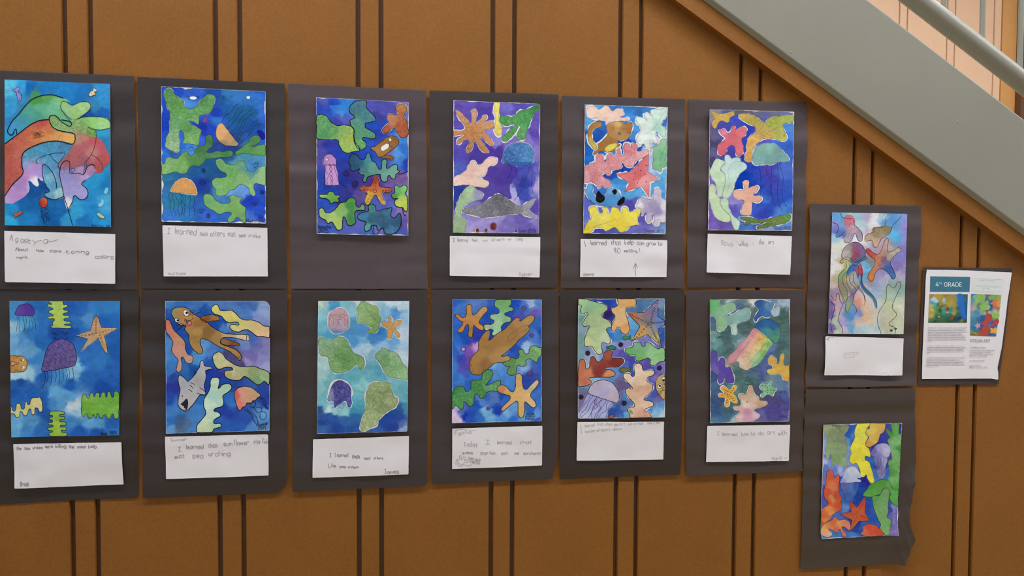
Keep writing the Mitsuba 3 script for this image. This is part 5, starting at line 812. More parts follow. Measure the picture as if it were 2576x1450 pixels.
c.L('470,400 466,315 520,296 640,296 760,318 845,305', 6, 'b0acae'); c.begin('starfish_doodle').L('545,850 540,780 560,755 575,800 575,840 600,820 620,780 650,790 640,830 625,855 680,835 695,860 670,890 620,895 640,935 700,945 770,925;620,905 600,950 585,960 585,915;575,920 545,965 515,955 545,905 500,915 465,910 500,880 525,870 480,850 500,830 530,845', 7, '9c989e'); c.emit(c.key)

# ---- B5
k = mounted('mounted_painting', 'mounted painting of black-outlined leaves, a blue-orange starfish and a lilac jellyfish on very dark card', '1409,730 1722,729 1717,960 1712,1195 1560,1200 1408,1207', '332927', 12)
s = art(k, 1420, 720, '124,115 914,114 916,1199 122,1210',
 '210,130,506cb0 300,135,304cac 400,140,2444a8 450,170,3454b4 400,210,38388c 400,260,342c6c 350,270,3a3878 430,320,343c90 680,180,4870a0 740,150,5078a8 640,220,4c74a8 600,230,4c70a4 700,130,3f6c98 880,170,6888b0 890,240,48709c 140,160,98b8a4 150,300,5c9490 140,240,74a498 160,420,7c98b0 140,500,68988c 150,600,7098a8 260,590,8098bc 190,560,6c88b0 300,640,90a8cc 340,640,6890cc 220,640,90a0c4 420,450,3470c0 480,470,4484c8 450,420,5090cc 500,430,4480c4 560,470,5c8cd0 620,430,4c8ccc 640,350,5a9cd0 600,320,64a4d4 430,530,8890cc 500,540,8c90cc 560,520,8484c8 470,590,6864b8 540,620,5858b0 500,650,5c58b0 600,680,4848a0 560,700,5068b8 620,720,3c50b0 740,500,7078c0 820,520,6c70c0 700,690,6458b0 760,720,5450a8 800,770,3458b0 880,740,7870bc 850,730,6c60b8 830,830,7868b8 800,880,5c60b8 880,820,6c60b4 880,450,2c50ac 890,400,3860b4 860,420,7098cc 600,640,544ca4 560,780,4878c4 600,810,2c5cb4 480,790,6088c8 490,850,68648c 520,900,645888 520,980,6870a8 450,830,5084cc 350,850,6098d0 300,850,88b4d8 180,920,5c98cc 170,950,707098 160,1000,6c6c94 140,1060,78709c 560,1000,4c84c8 540,1060,506098 560,1100,5878b8 480,1110,3858a8 460,1160,3050a8 520,1160,3c64b4 440,1080,4c74bc 560,1180,60a0d8 850,960,485cb8 800,990,4858b4 860,1040,7068a8 800,1030,586cb8 850,1130,6ca4d8 830,1160,88b8dc 780,1130,4888d0 890,1180,a4c8dc 880,1070,6090d0', 12, margin=3, grain=0.12)
s.S('leaf', '125,118 180,118 240,135 310,155 370,170 392,205 370,235 340,260 345,285 390,310 425,345 420,375 385,385 380,405 410,460 420,510 400,528 345,510 335,550 345,595 330,622 300,620 275,585 250,550 190,550 182,510 195,450 215,400 225,365 175,365 165,345 195,290 215,260 205,240 160,255 150,215 155,180 125,165', '160,170,9cc490 230,210,84b484 300,200,90b880 330,330,a4bc88 250,300,a0b884 270,440,a8c088 380,480,b4cca0 230,520,b8c890 310,580,b4cc98 180,350,98b488', halo=8, ink=3.6)
s.S('leaf', '485,116 560,115 640,116 650,155 640,190 600,190 560,200 558,250 575,310 590,370 585,420 555,440 520,420 500,375 475,375 460,412 430,400 428,370 455,310 460,270 435,240 428,205 480,185 490,155', '560,150,d4a460 520,230,d8ac70 500,300,dcb074 470,370,dcaa70 550,390,dc9c58 600,160,dca458 540,320,d8ac70', halo=9, ink=3.6)
s.S('starfish', '853,122 855,200 850,275 912,318 912,362 850,392 885,553 755,443 610,502 690,368 567,243 720,243', '830,160,8c78a0 800,230,6c70a0 860,290,6078bc 620,260,cc6838 700,290,9c7c70 760,260,8c6c84 760,330,747880 650,450,cc9c50 720,400,c89454 800,400,8c8c94 840,480,b0a464 880,350,5c7cc0 770,400,a89470 740,290,7c7880', sharp=True, halo=6, ink=3.6)
s.dots('835,158 820,205 812,228 802,252 797,278 790,302 785,325 598,258 613,265 630,278 655,290 675,298 698,308 715,320 740,328 762,340 895,328 880,332 862,334 845,336 828,336 810,336 795,336 745,372 725,395 703,420 680,443 660,465 642,482 762,355 783,352 790,378 800,400 810,420 818,440 825,455 833,468 840,480 855,497 862,510 870,522', 7, ring=2.4)
s.S('leaf', '555,590 560,570 620,555 630,520 660,510 690,520 715,555 735,545 740,515 780,520 830,565 860,575 885,560 910,575 910,680 870,690 820,725 785,715 785,670 760,655 690,680 650,675 650,630 600,630 570,615', '600,590,60b468 660,540,74a88c 700,600,70b46c 780,600,88c488 860,620,84c47c 820,690,94c88c 680,650,6cb464 740,540,7cac90', halo=8, ink=3.6)
s.S('leaf', '125,770 135,700 150,668 175,672 190,710 195,755 225,745 230,690 240,652 270,645 290,680 310,695 350,660 360,615 400,588 432,600 430,650 470,662 530,665 538,690 510,725 460,738 380,740 365,755 430,770 462,800 440,825 370,830 230,835 220,850 248,875 240,895 170,912 125,915', '160,740,c06c44 260,700,9c4838 400,620,a4503c 450,690,84302c 340,760,8c3430 300,790,883430 220,800,cc7850 400,810,d08858 170,860,c86c50 150,890,c07860 240,860,c87860', halo=8, ink=3.6)
s.S('leaf', '635,745 640,720 680,708 705,725 712,765 740,775 795,765 820,785 800,815 755,835 755,870 800,900 800,950 760,990 722,1030 740,1045 800,1060 808,1090 760,1110 728,1135 770,1155 785,1198 600,1205 590,1160 575,1125 600,1105 635,1105 640,1080 600,1030 565,990 558,950 580,930 620,940 615,920 560,860 535,825 545,800 590,800 625,830 640,800', '670,760,e4c8ac 600,830,e4c8b0 700,870,dcc0a4 680,940,d4a484 640,1000,d8ac8c 740,930,d0a084 700,1040,dcb498 640,1130,dcb498 700,1180,d49c84 760,1080,e0bca0', halo=9, ink=3.6)
s.S('jellyfish', '215,970 235,920 270,880 340,858 400,865 450,900 490,965 497,1030 480,1062 420,1050 340,1025 270,1000', '300,930,b0a8c0 400,920,b4b0cc 440,1000,b8acc0 280,980,b4acc8 350,980,a8a0cc', halo=7, ink=3.6)
s.S('jellyfish_tentacles', '225,985 330,1025 440,1065 400,1130 380,1205 130,1205 128,1150 170,1080', '200,1110,9ca0d4 300,1080,9c9cd8 340,1150,a4b0e0 200,1180,b8c0e4 280,1180,a8b0e0')
s.L('245,990 190,1070 150,1120 128,1160;260,1000 220,1060 195,1120 145,1170 140,1205;300,1010 240,1080 215,1140 160,1190 155,1205;310,1020 270,1080 245,1150 215,1205;290,1025 270,1060 300,1100 250,1140 245,1190 250,1205;340,1030 310,1080 330,1110 290,1160 270,1205;380,1050 340,1110 310,1150 290,1205;400,1055 380,1090 385,1130 330,1170 310,1205;440,1060 400,1110 395,1150 370,1205;345,1040 300,1070 260,1120', 3)
for x, y in ((512, 535), (212, 612), (865, 748), (150, 1012), (543, 1068)): s.spiky(x, y, 19, '26243c', 1.45, 9)
s.S('fish', '524,472 540,458 560,454 578,462 602,450 597,468 603,484 578,478 556,489 536,484', '348c5c', ink=1.8).L('592,455 596,480;536,466 540,470', 2)
s.S('fish', '384,548 396,554 420,543 448,546 464,560 466,572 440,578 415,580 396,572 384,580 388,564', '2c7858', ink=2).L('398,552 400,574;450,556 455,560', 2)
s.S('fish', '497,768 512,752 540,745 562,750 578,758 602,742 597,762 602,782 578,772 555,782 525,784 508,778', '6c7438', ink=2).L('590,748 594,778;512,760 517,764', 2)
s.S('fish', '403,1200 415,1180 440,1172 445,1190 435,1208', 'b45c48', ink=2)
s.S('seal', '910,810 870,815 840,850 830,900 840,950 870,1000 910,1030', '860,880,b89c5c 890,960,c0a068 890,830,b4a068', halo=5, ink=3)
s.S('seal_eye', '850,905 875,895 885,915 865,935 850,925', 'dcd8cc', ink=2.4).S('seal_eye', '892,835 910,830 910,875 895,865', 'dcd8cc', ink=2.4); s.dots('868,910 903,858', 11, '18181c')
s.L('895,880 910,890 910,900 895,900;880,960 845,1000;885,960 870,1000;905,925 890,945 910,950;905,920 880,930;840,960 905,950', 2.6)
s.S('paint_spot', '590,1130 610,1135 620,1160 605,1160', '689c68', edge=0)
s.emit(s.key)
c = slip(k, 1400, 1030, '376,230 1938,225 1922,908 360,929', 12)
c.words([('I', 420, 455, 335, 58, -4), ('learned', 515, 690, 325, 62, -6), ('that', 735, 845, 300, 62, -4), ('otters', 870, 1000, 300, 66, -2), ('eat', 1040, 1240, 298, 60, -4), ('sea urchins', 1285, 1560, 290, 54, -4), ('every day', 1640, 1860, 270, 54, -4), ('I', 430, 470, 430, 55, -6), ('wondered', 515, 770, 425, 58, -6), ('about', 800, 970, 402, 62, -6), ('plants', 1010, 1180, 382, 56, -5)], 6.5, 'aaa4a2'); c.emit(c.key)

# ---- B6
k = mounted('mounted_painting', 'mounted painting of a rainbow jellyfish and spotted little starfish on grey green', '1726,731 2025,730 2022,1186 1870,1192 1726,1198', '483c3a', 13)
s = art(k, 1740, 720, '166,122 896,119 888,1235 168,1250',
 '300,130,5c7c80 330,150,a0acac 450,140,607884 500,160,6a7c80 560,140,c4ccc8 440,180,4c6888 360,220,406888 420,300,506c70 480,370,486464 560,230,587070 700,130,6c88a8 850,150,8ca4b8 830,260,486864 860,320,4c6c68 880,440,4c7070 840,540,48686c 780,600,48686c 860,620,587878 200,310,48648c 190,380,4c7078 200,440,6c9494 240,440,5c8484 300,420,406064 330,500,4c6c70 220,540,6c9c9c 250,580,548488 280,620,4c747c 200,600,4c6c84 400,480,587c84 440,520,7c98a0 350,560,506c74 290,720,a0907c 600,800,50707c 480,800,50707c 420,820,486c6c 560,860,486c70 640,830,4c5c98 620,780,4c5898 660,720,506094 720,600,4c6098 740,560,6070a8 680,830,5c7890 740,850,6c8ca0 800,900,6080a0 860,900,5c78a0 700,880,688c94 460,900,4c7470 200,850,3c5480 220,900,4c6c94 190,960,40608c 230,1030,3c5480 420,940,547c80 430,1060,4c706c 480,960,4c7474 590,960,485c70 600,1000,485870 740,1040,4c4c80 800,1060,4c4c88 850,1000,4c5c98 860,1120,504c90 760,1120,4c4890 700,1180,4c5094 660,1210,6464a0 850,1200,5c5ca0 200,1120,385c88 260,1180,44689c 330,1120,44686c 220,1220,4c7498 320,1220,507c94 350,1170,44688c 400,1220,90b0b0', 13, margin=3, grain=0.24, inkw=0.7, inkc='2c3434')
s.S('kelp', '172,124 240,124 240,160 265,180 330,155 370,150 400,175 395,215 350,235 315,265 350,270 420,235 480,200 530,205 530,270 510,315 450,330 410,350 415,400 400,450 375,430 365,380 345,345 310,365 290,400 260,408 235,390 230,320 200,280 172,275', '200,180,5cb468 240,240,80b090 330,190,84b48c 280,320,84b888 460,250,80b0ac 350,310,78a4a0 390,400,a8ccc0 500,280,7caca8', halo=8, ink=2.2)
s.S('kelp', '570,160 600,130 650,130 720,150 750,150 740,190 725,230 720,270 680,285 640,275 600,300 580,325 570,290 610,220 590,190', '620,160,2c5c9c 640,220,3068b0 600,280,2c5ca8 700,180,5c88b4 690,250,3c70b0', halo=6, mott=0.06)
s.S('kelp', '720,240 735,215 765,205 800,190 795,260 780,275 745,275', 'a0b8c8', halo=4, ink=2)
s.S('jellyfish', '570,385 590,345 640,310 700,305 760,325 800,375 808,430 795,490 765,525 730,490 680,470 640,440 600,410', '620,360,2c5c94 680,340,2c64a0 740,370,2c6094 700,420,44908c 780,420,448478 660,440,3c8098 770,490,489470', ink=2.2)
s.S('jellyfish_tentacles', '570,385 640,430 700,480 735,520 700,580 650,660 600,720 530,750 500,765 440,740 425,690 370,700 330,700 340,640 395,590 440,530 500,480 540,420', '560,420,d88490 500,500,dc98a4 430,580,d08898 370,670,cc8494 600,450,dca47c 560,540,e4b08c 500,620,dcac8c 450,700,d8c0a4 630,480,e0ac54 600,560,dcc074 560,640,d8c890 500,740,d4b490 680,490,c4c05c 650,560,a8c470 600,650,9cc890 700,530,7cb868 660,620,74b46c 620,680,74b878 580,710,8cc094')
s.L('560,420 520,470 480,500 450,540 400,590;570,440 520,490 500,550 440,600 390,690;600,420 560,470 500,540 460,590;620,450 610,490 640,480 580,510 610,545 550,540 590,590 530,570 560,620 500,600 530,650 460,640 490,690 430,690 460,740;690,490 650,560 600,620 540,680 500,750;700,510 680,570 640,630 590,690 540,740;715,520 700,580 640,660 600,720;660,470 640,560 560,640 500,680;560,700 600,700 590,730 560,740', 2)
s.S('kelp', '175,625 200,595 230,615 240,690 260,660 290,655 302,700 305,745 345,735 360,760 380,830 380,880 340,885 310,850 295,840 280,880 245,885 240,820 245,790 210,800 180,760', '200,680,5c4cac 270,720,5c48a8 330,800,5844a4 260,840,5c4ca4 200,760,7060b4', halo=6, ink=2)
s.S('starfish', '700,660 735,640 765,665 780,715 800,700 810,640 830,620 845,640 835,700 850,725 890,730 890,830 880,865 850,865 830,830 800,800 740,805 690,790 690,765 740,750 745,730 700,700', '740,680,d0a444 820,680,d4a840 800,760,d4a83c 860,800,d8ac48 720,780,d8b450 870,850,dca844', halo=6, ink=2)
s.S('starfish', '265,930 285,910 320,935 345,950 380,910 410,915 405,940 375,975 400,1010 412,1060 395,1070 360,1045 345,1040 335,1085 315,1100 298,1080 310,1030 290,1015 250,1010 245,985 300,975 280,955', '290,940,e0a838 330,980,dca034 270,995,dca030 390,930,e4b040 390,1050,e4a838 320,1070,e0a83c', halo=6)
s.dots('292,938 310,952 328,960 300,975 275,998 322,988 340,990 355,970 368,955 380,935 330,1010 322,1040 318,1065 355,1010 370,1025 383,1043', 5, '3a2410')
s.S('starfish', '625,905 650,885 690,895 715,870 730,880 728,915 760,925 772,950 745,970 735,1000 710,995 690,990 650,1015 632,1000 655,960 630,935', '680,940,7cb88c 650,900,80b494 740,940,74b480 650,990,88c09c 715,890,88c0a0', halo=6, ink=2)
s.dots('645,910 670,912 690,925 710,910 720,890 692,950 720,950 745,950 670,965 650,990 690,975 720,975', 5, '1c3424')
s.S('leaf', '430,990 460,985 495,995 520,935 540,908 560,930 570,995 605,1010 620,1040 680,1060 670,1095 610,1110 565,1120 570,1145 610,1165 620,1190 570,1225 550,1238 425,1240 400,1195 445,1150 385,1115 395,1095 440,1095 460,1070 440,1030', '540,940,c4a07c 520,1020,ccb090 460,1000,c8a488 480,1080,dcc8b8 560,1060,d4b49c 640,1080,c89c7c 440,1120,d4a4a4 500,1150,c88ca8 520,1210,cc98b8 430,1200,d8b4b4 580,1180,d8b4c0', halo=7, ink=2)
s.dots('504,1058', 9, ring=2)
s.begin('crab'); s.L('475,885 490,870 530,870 550,885 530,898 495,898 475,885;490,870 485,855;525,868 530,850;470,890 460,905;555,880 562,900;540,860 555,845;480,860 472,850', 2.6); s.dots('497,858 527,856', 5)
s.begin('crab'); s.L('225,470 240,462 260,460 280,468;230,480 235,465;250,478 252,462;270,480 275,466;285,475 290,485', 2.6, '28403c')
s.begin('signature').words([('art', 800, 850, 975, 28, 0), ('2025', 790, 870, 1205, 24, 0)], 2.6, '2c3058')
s.emit(s.key)
c = slip(k, 1720, 1040, '424,230 1917,208 1893,863 402,878', 13)
c.words([('I', 600, 645, 395, 60, -4, 'b4aeac'), ('learned', 700, 960, 405, 62, 0), ('how', 1035, 1160, 408, 76, 0), ('to', 1200, 1280, 395, 72, 0), ('do', 1340, 1440, 390, 72, 0), ('art', 1500, 1640, 385, 88, 0), ('with', 1700, 1855, 395, 85, 0), ('hart', 1600, 1750, 845, 66, -2)], 7, '9c9694')
c.L('1730,775 1775,790 1760,835 1730,850;1800,808 1880,800;1840,790 1830,830', 6, 'b0aaa8'); c.emit(c.key)

# ---- B7
def curled(X, Z):
    """The lowest card: its right side has come loose and is crumpled towards the hall."""
    y = wave_card(14, base=0.0066)(X, Z)
    xr, zr = at(2300, 1156, PY); xb, zb = at(2262, 1400, PY)
    edge = xr - X + (zr - Z) * -0.14
    t = np.clip(1 - edge / 0.055, 0, 1) * np.clip((zr + 0.02 - Z) / 0.08, 0, 1)
    crease = np.abs(((X - xr) * 0.8 + (Z - zr) * 0.25) * 55 % 1 - 0.5)
    return y - 0.012 * t * t - 0.006 * t * crease
k = mounted('mounted_painting', 'mounted painting of yellow and green kelp over an orange starfish, card crumpled on the right', '2026,980 2299,977 2301,1061 2303,1156 2298,1185 2294,1213 2285,1257 2279,1295 2277,1310 2283,1330 2291,1353 2286,1372 2279,1392 2270,1421 2254,1417 2183,1425 2098,1430 2014,1433 2019,1230 2021,1109', '483c37', 14, yfun=curled)
b7_sheet = over(curled, wave_sheet(14, 0.0104, 0.0010), 0.0016)
s = art(k, 2020, 1020, '185,178 540,166 902,162 880,600 862,1000 858,1100 864,1184 500,1203 175,1222 160,1170 168,900 178,500', 
 '200,190,8c98c0 430,200,3058b4 420,260,2c58b8 410,320,5c98cc 450,280,4078c8 450,340,3464c0 420,420,7898d4 200,420,90a4d8 230,470,5c60b4 200,520,a0b0e0 250,540,7888cc 200,580,5c78c8 300,590,5878c8 400,570,8090d0 750,200,4048a8 780,170,5858b0 740,300,3844a4 700,320,343c9c 630,360,3838a0 590,420,4c50ac 620,480,3068c0 640,560,2c5cb8 640,620,3c78cc 620,680,3c78c8 760,560,3848a8 780,600,4864bc 780,480,504ca8 750,660,3470c0 890,180,303c90 890,320,4850a0 200,680,6878c8 190,800,3c50b4 190,880,485cb8 330,600,a0b0dc 350,680,4044a4 380,720,4858b0 560,720,2438a0 540,780,1c48a8 520,820,2040a0 580,690,282c94 380,860,3468bc 380,940,5884cc 440,980,4048a8 330,960,4464bc 300,1010,4c68bc 600,880,2854b4 600,950,2c48a8 640,960,3858b4 620,1030,2458b4 660,1060,2c58b8 560,1080,3064bc 500,1100,2c3c9c 480,1140,2c44a4 460,1180,3c80cc 560,1120,3854b4 440,1090,404498 310,1180,3c78c8 260,1200,3c88cc 220,1210,4890d0 800,900,4450ac 790,960,3c48a8 830,980,6c6cb8 820,1060,6c68b8 840,1150,8074bc 780,1170,7c70b8 830,940,7c84c4 410,1200,3c74c4', 14, margin=4, bumps=b7_sheet, inkw=0.65, inkc='2a2c34')
s.S('kelp', '190,180 260,180 330,210 375,280 400,350 400,440 380,475 395,520 405,555 370,560 340,550 310,530 290,550 255,530 255,440 235,490 210,480 205,400 215,300 185,240', '220,220,94a878 280,260,84986c 330,320,7c9468 290,400,8cac74 350,400,8ca47c 370,530,90b47c 300,480,80a46c 220,440,90b080 390,330,848c74', mott=0.06)
s.S('kelp', '260,180 330,178 412,185 405,230 370,265 340,240 300,200', '300,190,6c7c54 360,210,7c8864 390,240,8c9870')
s.S('kelp', '500,166 580,164 610,170 580,210 570,250 590,290 570,340 575,375 600,400 610,470 570,460 565,500 600,520 620,570 640,640 648,700 620,710 590,670 575,630 560,650 530,650 520,600 490,530 450,535 422,500 430,460 440,440 430,390 440,360 470,300 470,240', '520,200,e0dc38 540,280,d8d848 480,350,e4dc30 520,420,dcd428 450,490,e4d828 560,560,e8dc34 600,620,e4d830 620,690,e8d830 580,440,e0d430', ink=2)
s.S('kelp', '610,168 740,165 735,240 700,270 680,330 630,370 600,380 572,370 580,330 600,290 570,260 580,220 605,210', '680,200,d8b048 640,220,d4bc4c 700,250,d8a450 650,310,d4b04c 600,360,d4983c', ink=2)
s.S('kelp', '805,166 870,165 868,260 895,270 890,480 885,700 878,770 830,760 790,720 770,690 790,640 785,570 775,520 810,490 800,430 780,350 770,320 790,290 760,240 765,215 810,250', '840,220,5cac4c 850,330,80bc78 840,440,78b86c 850,560,6cb45c 840,680,70b868 790,250,48983c 880,400,3c9c3c 800,600,4c9c48 860,740,4ca844', mott=0.05)
s.S('kelp', '590,760 600,735 660,700 730,680 790,700 800,750 840,770 875,775 868,920 830,905 800,870 790,840 800,810 770,760 730,760 710,800 650,830 580,835 548,820 560,795', '640,780,58a444 720,720,4c983c 620,740,4c9840 840,840,58ac4c 820,880,50a848 780,740,58a448', ink=2.2)
s.S('kelp', '720,790 745,755 785,760 788,820 775,890 775,970 760,1025 795,1040 795,1100 770,1190 740,1170 700,1120 710,1090 680,1030 650,950 635,890 635,830 690,830', '740,800,68a458 700,880,6cac60 740,960,74b06c 710,1000,74ac64 760,1080,70b460 750,1150,80bc6c 660,870,58a44c', ink=2, mott=0.05)
s.S('kelp', '215,650 220,610 250,592 280,620 285,660 320,635 332,660 325,740 330,800 355,850 340,880 355,920 330,960 280,990 240,1045 200,1075 155,1115 160,1030 170,950 230,900 200,850 190,790 205,720', '240,640,d8583c 310,680,d85c44 260,750,dc7844 230,780,d44c30 300,830,cc4c30 270,850,dc8850 230,880,d8502c 320,900,d8502c 240,960,e08848 190,1000,d86034 200,1050,dc8040 180,1070,d85030', ink=2.4)
s.S('kelp', '160,1120 200,1080 260,1050 295,1020 320,1050 380,1045 415,1060 430,1100 420,1140 380,1110 350,1110 390,1170 385,1198 360,1190 330,1130 310,1165 270,1140 230,1130 262,1170 250,1195 200,1200 162,1170', '200,1130,e8a858 280,1070,d86838 340,1080,e89450 400,1080,e07c5c 250,1180,e8b0a0 370,1180,dc6c60 300,1150,d86050 190,1180,eca888 230,1110,e08048', ink=2)
s.S('starfish', '415,855 440,880 490,935 560,835 572,870 560,970 605,1050 540,1060 510,1055 430,1150 430,1120 448,1050 330,990 400,978 440,975', '440,900,cc442c 550,880,d04830 500,980,d05830 400,985,cc5034 560,1030,d05030 460,1080,d06030', sharp=True, ink=2.2)
for l in ('425,875 490,985', '558,860 500,985', '340,990 480,995', '595,1040 510,1000', '440,1130 490,1010'):
    p = parse(l); s.dots(' '.join(f'{a:.0f},{b:.0f}' for a, b in p[0] + np.linspace(0, 1, 10)[:, None] * (p[1] - p[0])), 3.4, '5a1c14')
s.S('kelp', '525,1170 550,1140 545,1110 590,1085 640,1090 690,1120 730,1185 650,1195 580,1195', '600,1110,d44c30 660,1150,d84c30 570,1170,dc6848 640,1180,dc5438', ink=2)
s.S('jellyfish', '340,710 360,660 385,590 430,560 480,570 515,620 525,660 490,665 528,690 500,700 420,705', '380,640,a4b4dc 440,600,bcc8dc 490,640,b8c4dc 420,680,acb8d8 370,690,8c94c8')
s.S('jellyfish_tentacles', '345,715 420,712 500,705 490,790 450,850 400,880 370,800', '380,760,5c64ac 440,760,4878b8 480,740,3c58b0 420,840,3c60b4')
s.S('jellyfish', '620,460 630,410 665,365 720,348 770,360 795,400 790,440 770,470 700,472', '650,420,6c64b4 700,400,9c9ccc 750,380,acacd0 770,430,b4b4d8 680,450,8480c0')
s.S('jellyfish_tentacles', '650,475 760,475 750,560 745,640 720,670 690,665 660,560', '690,520,6c6cac 730,520,9c9cc8 700,620,8484b8 670,560,5858a4')
s.L('670,480 690,520 675,560 700,600 680,640 705,665;700,480 715,530 695,570 720,610 700,660;735,480 725,540 740,590 715,640;715,480 700,530 725,560 705,620', 2, '3c3c70')
s.begin('signature').words([('maya', 828, 950, 1085, 26, -84)], 2.8, 'b4b8dc')
s.emit(s.key)

# ---- the printed notice at the right
k = thing('notice', 'printed white notice headed in teal on a black backing sheet, right of the paintings', 'notice')
yc = wave_card(20, 0.0012, 0.0036)
part(k, 'backing_sheet', sheet_mesh(Polygon(wavy_edge(parse('2323,672 2549,676 2532,830 2514,968 2311,969'), 20, 0.8)), yc, 7.0, 0.0004), card_tint('423532'), smooth=True)
yn = lambda X, Z: -(0.0062 + 0.0010 * 2 * (n2(X * 9, Z * 9, 95, 2) - 0.5) + 0.0035 * np.clip((X - at(2490, 900, PY)[0]) / 0.05, 0, 1) ** 2)
s = Sheet(2310, 665, 8.684, yn, 20); s.frame = None
paper = Polygon(wavy_edge(s.px(parse('185,120 1100,135 2022,180 1930,800 1880,1259 1815,1800 1720,2270 1738,2380 1735,2525 1600,2500 1000,2502 80,2510 90,2000 120,1300 165,250')), 25, 0.6)).buffer(0)
s.key = part(k, 'sheet', sheet_mesh(paper, yn, 4.0, 0.0002), 'mat_paper', smooth=True)
s.frame = paper.buffer(-0.2)
s.S('heading_panel', '258,265 1130,280 1115,608 248,604', '3c7088', sharp=True, edge=0, grain=0.03, label='teal panel reading 4TH GRADE')
def lettering(t, x, y, h, col, ang=0.0, w=1.0):
    m = meshkit.text_mesh(t, 1.0, 0.01); v = m.vertices; F = m.faces; up = v[:, 2] < 0.005
    keep = up[F].all(1); a = math.radians(ang)
    X, Y = v[:, 0] * h * w, v[:, 1] * h
    P = s.px(np.c_[x + X * math.cos(a) + Y * math.sin(a), y + X * math.sin(a) - Y * math.cos(a)])
    s.add(P, F[keep], np.repeat(lin(col)[None] * G, len(P), 0), s.lay + 1.3)
lettering('4', 365, 482, 92, 'd8dce0', 1.0); lettering('TH', 440, 437, 45, 'c0ccd4', 1.0, 0.85); lettering('GRADE', 552, 492, 98, 'd4dade', 0.5, 0.88)
s.S('side_panel', '1180,290 1870,330 1840,640 1165,600', 'cbd1cf', sharp=True, edge=0, grain=0.02, label='pale grey green panel')
for x0, y0, x1, y1 in ((1225, 312, 1820, 338), (1205, 582, 1770, 604)): s.L(f'{x0},{y0} {x1},{y1}', 5, 'a0b0ac')
lettering('KELP FORESTS', 1325, 372, 36, '95a39f', 2.0, 1.0); s.dots('1493,432', 9, '8a9894'); lettering('VITAL ECOSYSTEMS AT', 1240, 492, 36, '95a39f', 2.5, 0.97); lettering('RISK', 1405, 552, 38, '95a39f', 2.0, 1.3)
s.S('underwater_picture', '240,655 1078,660 1058,1280 212,1280', '280,690,a07c3c 330,760,b0c8d8 380,800,a8c8dc 300,850,4c98b4 440,700,a49434 480,780,a89838 470,880,8c8c38 540,780,a8b4b8 560,830,7ca8b8 600,720,8c7c34 660,780,a48c38 700,860,a89038 680,920,9c8838 780,760,988838 800,900,948c38 780,1020,8c8c38 780,1090,90a048 880,720,3c78b0 900,850,2c70c0 940,960,2c6cc0 980,1080,2c64b0 1010,1180,2c5c8c 1000,760,2c6888 1050,700,3c5c5c 1040,900,1c5c80 1060,1050,1c5478 870,960,34607c 280,900,b4a840 290,1000,c0a83c 260,1060,a09c48 280,1140,b0a03c 370,860,4ca0b0 360,960,4c9488 420,880,4c7438 430,960,548840 430,1060,4c8448 500,920,745c30 560,900,8c6c34 540,960,489878 560,1060,3c9484 480,1020,345c38 640,960,2c8ca0 640,1000,844c34 620,1050,4c8c98 700,1010,2c8898 600,1120,2c7868 520,1160,3c6c40 700,1130,2c6c6c 760,1140,6c5438 300,1200,4c7854 420,1180,2c6450 650,1200,2c6048 520,1240,4c5c34 800,1200,1c4c54 850,1120,3c5c58 900,1180,14405c 960,1230,6c7448 1030,1250,344c40 350,1260,344c38 700,1260,344838', sharp=True, edge=0, grain=0.12, s=1.0, e=1.5, warp=4, label='picture of yellow kelp under water')
s.S('kelp', '355,690 430,668 520,668 550,720 520,760 500,830 440,800 390,740', '430,700,a89430 480,790,a09434 400,710,ac9834', edge=0, s=1.0).S('kelp', '590,760 640,700 700,690 760,820 730,900 680,940 620,880', '640,780,9c8a34 700,860,a89038', edge=0, s=1.0).S('kelp', '860,662 960,665 1000,900 1020,1180 960,1140 900,900', '900,760,2c6cb4 960,1000,2868c0', edge=0, s=1.0)
s.S('fish', '720,1110 755,1130 750,1200 720,1230 705,1160', '8c4828', edge=0, s=1).S('fish', '615,960 645,945 665,980 650,1020 620,1005', '844028', edge=0, s=1).S('fish', '590,1050 640,1042 675,1052 640,1065', 'c08878', edge=0, s=1).S('fish', '425,1148 455,1143 475,1152 450,1162', 'c89888', edge=0, s=1)
s.S('collage_picture', '1150,650 1805,670 1690,1575 1130,1555', '1200,680,4878b8 1190,800,4c90c0 1240,740,6ca868 1350,720,84b058 1300,800,90b878 1420,700,88b45c 1490,690,905878 1550,740,4c6cac 1600,720,70a44c 1740,720,7ca44c 1790,680,a0ac60 1500,780,3c6ca8 1560,800,4060a4 1250,850,90b468 1320,900,5c7c70 1400,880,88b45c 1470,900,78ac60 1500,960,80b464 1390,980,80a05c 1580,920,2c58a0 1560,1000,34589c 1200,960,b090a0 1200,1050,5c9cb0 1260,1020,4c88b0 1300,1100,508cac 1400,1050,6ca080 1450,1080,94b484 1560,1040,a4b898 1680,1030,a8ac90 1720,960,887c60 1500,1020,944c58 1520,1120,b04038 1700,1100,90b45c 1640,1150,70a050 1450,1150,305ca0 1380,1150,345890 1320,1180,3c6ca8 1200,1200,4888a0 1190,1280,3c7c98 1400,1220,34589c 1500,1220,b03c34 1560,1180,b44038 1430,1290,b84840 1600,1260,2c58a0 1700,1260,a83c3c 1620,1330,a83838 1350,1380,2c5ca4 1200,1400,3470a0 1500,1360,a83838 1560,1320,4c6ca0 1250,1450,3c78a0 1180,1480,68984c 1230,1510,80a44c 1420,1450,b44438 1480,1400,b44438 1450,1520,a84038 1560,1500,345ca0 1520,1460,845840 1300,1500,7c6c40 1200,1545,8c4830 1650,1540,3864a8 1350,1540,a84434 1690,1350,3c64a8', sharp=True, edge=0, grain=0.14, s=1.0, e=1.5, warp=6, label='picture of starfish and leaves')
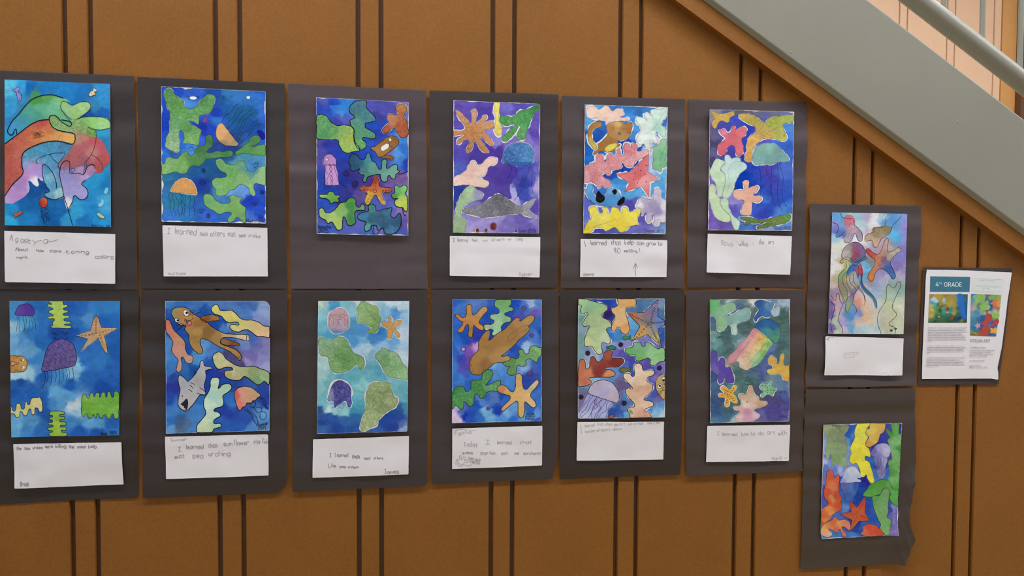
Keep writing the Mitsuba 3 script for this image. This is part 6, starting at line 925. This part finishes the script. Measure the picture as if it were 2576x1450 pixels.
s.S('starfish', '1665,735 1700,790 1790,760 1765,860 1785,950 1700,925 1640,990 1610,975 1625,890 1530,855 1620,830', '1640,850,d07040 1740,840,d88c40 1660,780,cc6444 1640,940,cc6444', sharp=True, edge=0, s=1).S('starfish', '1280,1260 1300,1310 1360,1290 1335,1345 1360,1385 1310,1378 1270,1425 1265,1375 1215,1345 1265,1325', 'cc8cac', sharp=True, edge=0, s=1).S('starfish', '1690,1370 1700,1395 1708,1440 1695,1535 1650,1500 1560,1510 1580,1450 1555,1385 1630,1410', 'd8a040', sharp=True, edge=0, s=1)
s.S('leaf', '1590,1095 1600,1160 1600,1240 1540,1270 1450,1290 1390,1310 1440,1240 1470,1190 1460,1130', 'b84040', edge=0, s=1).S('leaf', '1730,1210 1735,1290 1660,1320 1580,1355 1620,1290', 'b04040', edge=0, s=1).S('leaf', '1420,1340 1510,1330 1480,1390 1520,1440 1490,1500 1490,1540 1400,1550 1350,1500 1380,1440', 'b84438', edge=0, s=1).S('leaf', '1330,900 1420,860 1500,790 1530,830 1500,870 1560,920 1530,990 1450,1000 1380,990 1350,960', '84b45c', edge=0, s=1).S('leaf', '1190,700 1260,670 1340,690 1420,700 1450,760 1400,830 1330,790 1260,760 1200,750', '80b05c', edge=0, s=1).S('leaf', '1520,720 1600,680 1720,680 1660,730 1600,760 1560,790', '74a850', edge=0, s=1).S('leaf', '1600,1080 1680,1070 1755,1090 1730,1160 1660,1190 1610,1160', '88b458', edge=0, s=1)
s.begin('heading'); o2 = 1259.3
def low(x, y): return x, y + o2
lettering('STEAM ART', *low(1122, 440), 58, '77737a', 0.0, 0.98)
lettering('THOREAU PTSA', *low(1118, 582), 34, '5c585e', 0.0, 0.97)
s.begin('body_text')
def tiny(x, y, x1, seed, col='99959c', h=22, w=9):
    """A line of print too small to read: word-long runs of strokes."""
    rng = np.random.default_rng(seed); yy = y + o2
    while x < x1:
        n = int(rng.integers(2, 9)); L = min(n * 15, x1 - x)
        p = [(x + i * L / (2 * n), yy - (h * (0.75 if i % 2 else 0.05)) - (h * 0.3 if rng.random() < 0.2 else 0)) for i in range(2 * n + 1)]
        s.stroke(p, w, col, smooth=False); s.stroke([(x, yy - h * 0.35), (x + L, yy - h * 0.35)], w * 0.7, 'aaa6ac', smooth=False)
        x += L + 14
rows = [(205, 136, 1050), (205, 172, 1010), (203, 210, 1050), (202, 246, 970), (200, 283, 935), (198, 320, 985), (197, 356, 1010), (196, 393, 1030), (194, 430, 290), (192, 538, 1000), (190, 575, 1045), (188, 612, 970), (186, 648, 980), (182, 684, 250), (180, 790, 1000), (178, 828, 865), (175, 864, 990), (173, 900, 965), (172, 936, 1005), (170, 972, 420),
        (1116, 636, 1650), (1114, 678, 1560), (1112, 720, 1620), (1108, 758, 1495), (1105, 858, 1435), (1104, 958, 1360), (1102, 1002, 1490)]
for i, (x, y, x1) in enumerate(rows): tiny(x, y, x1, i, '8c888e' if i in (20, 24) else '99959c')
s.emit(s.key)
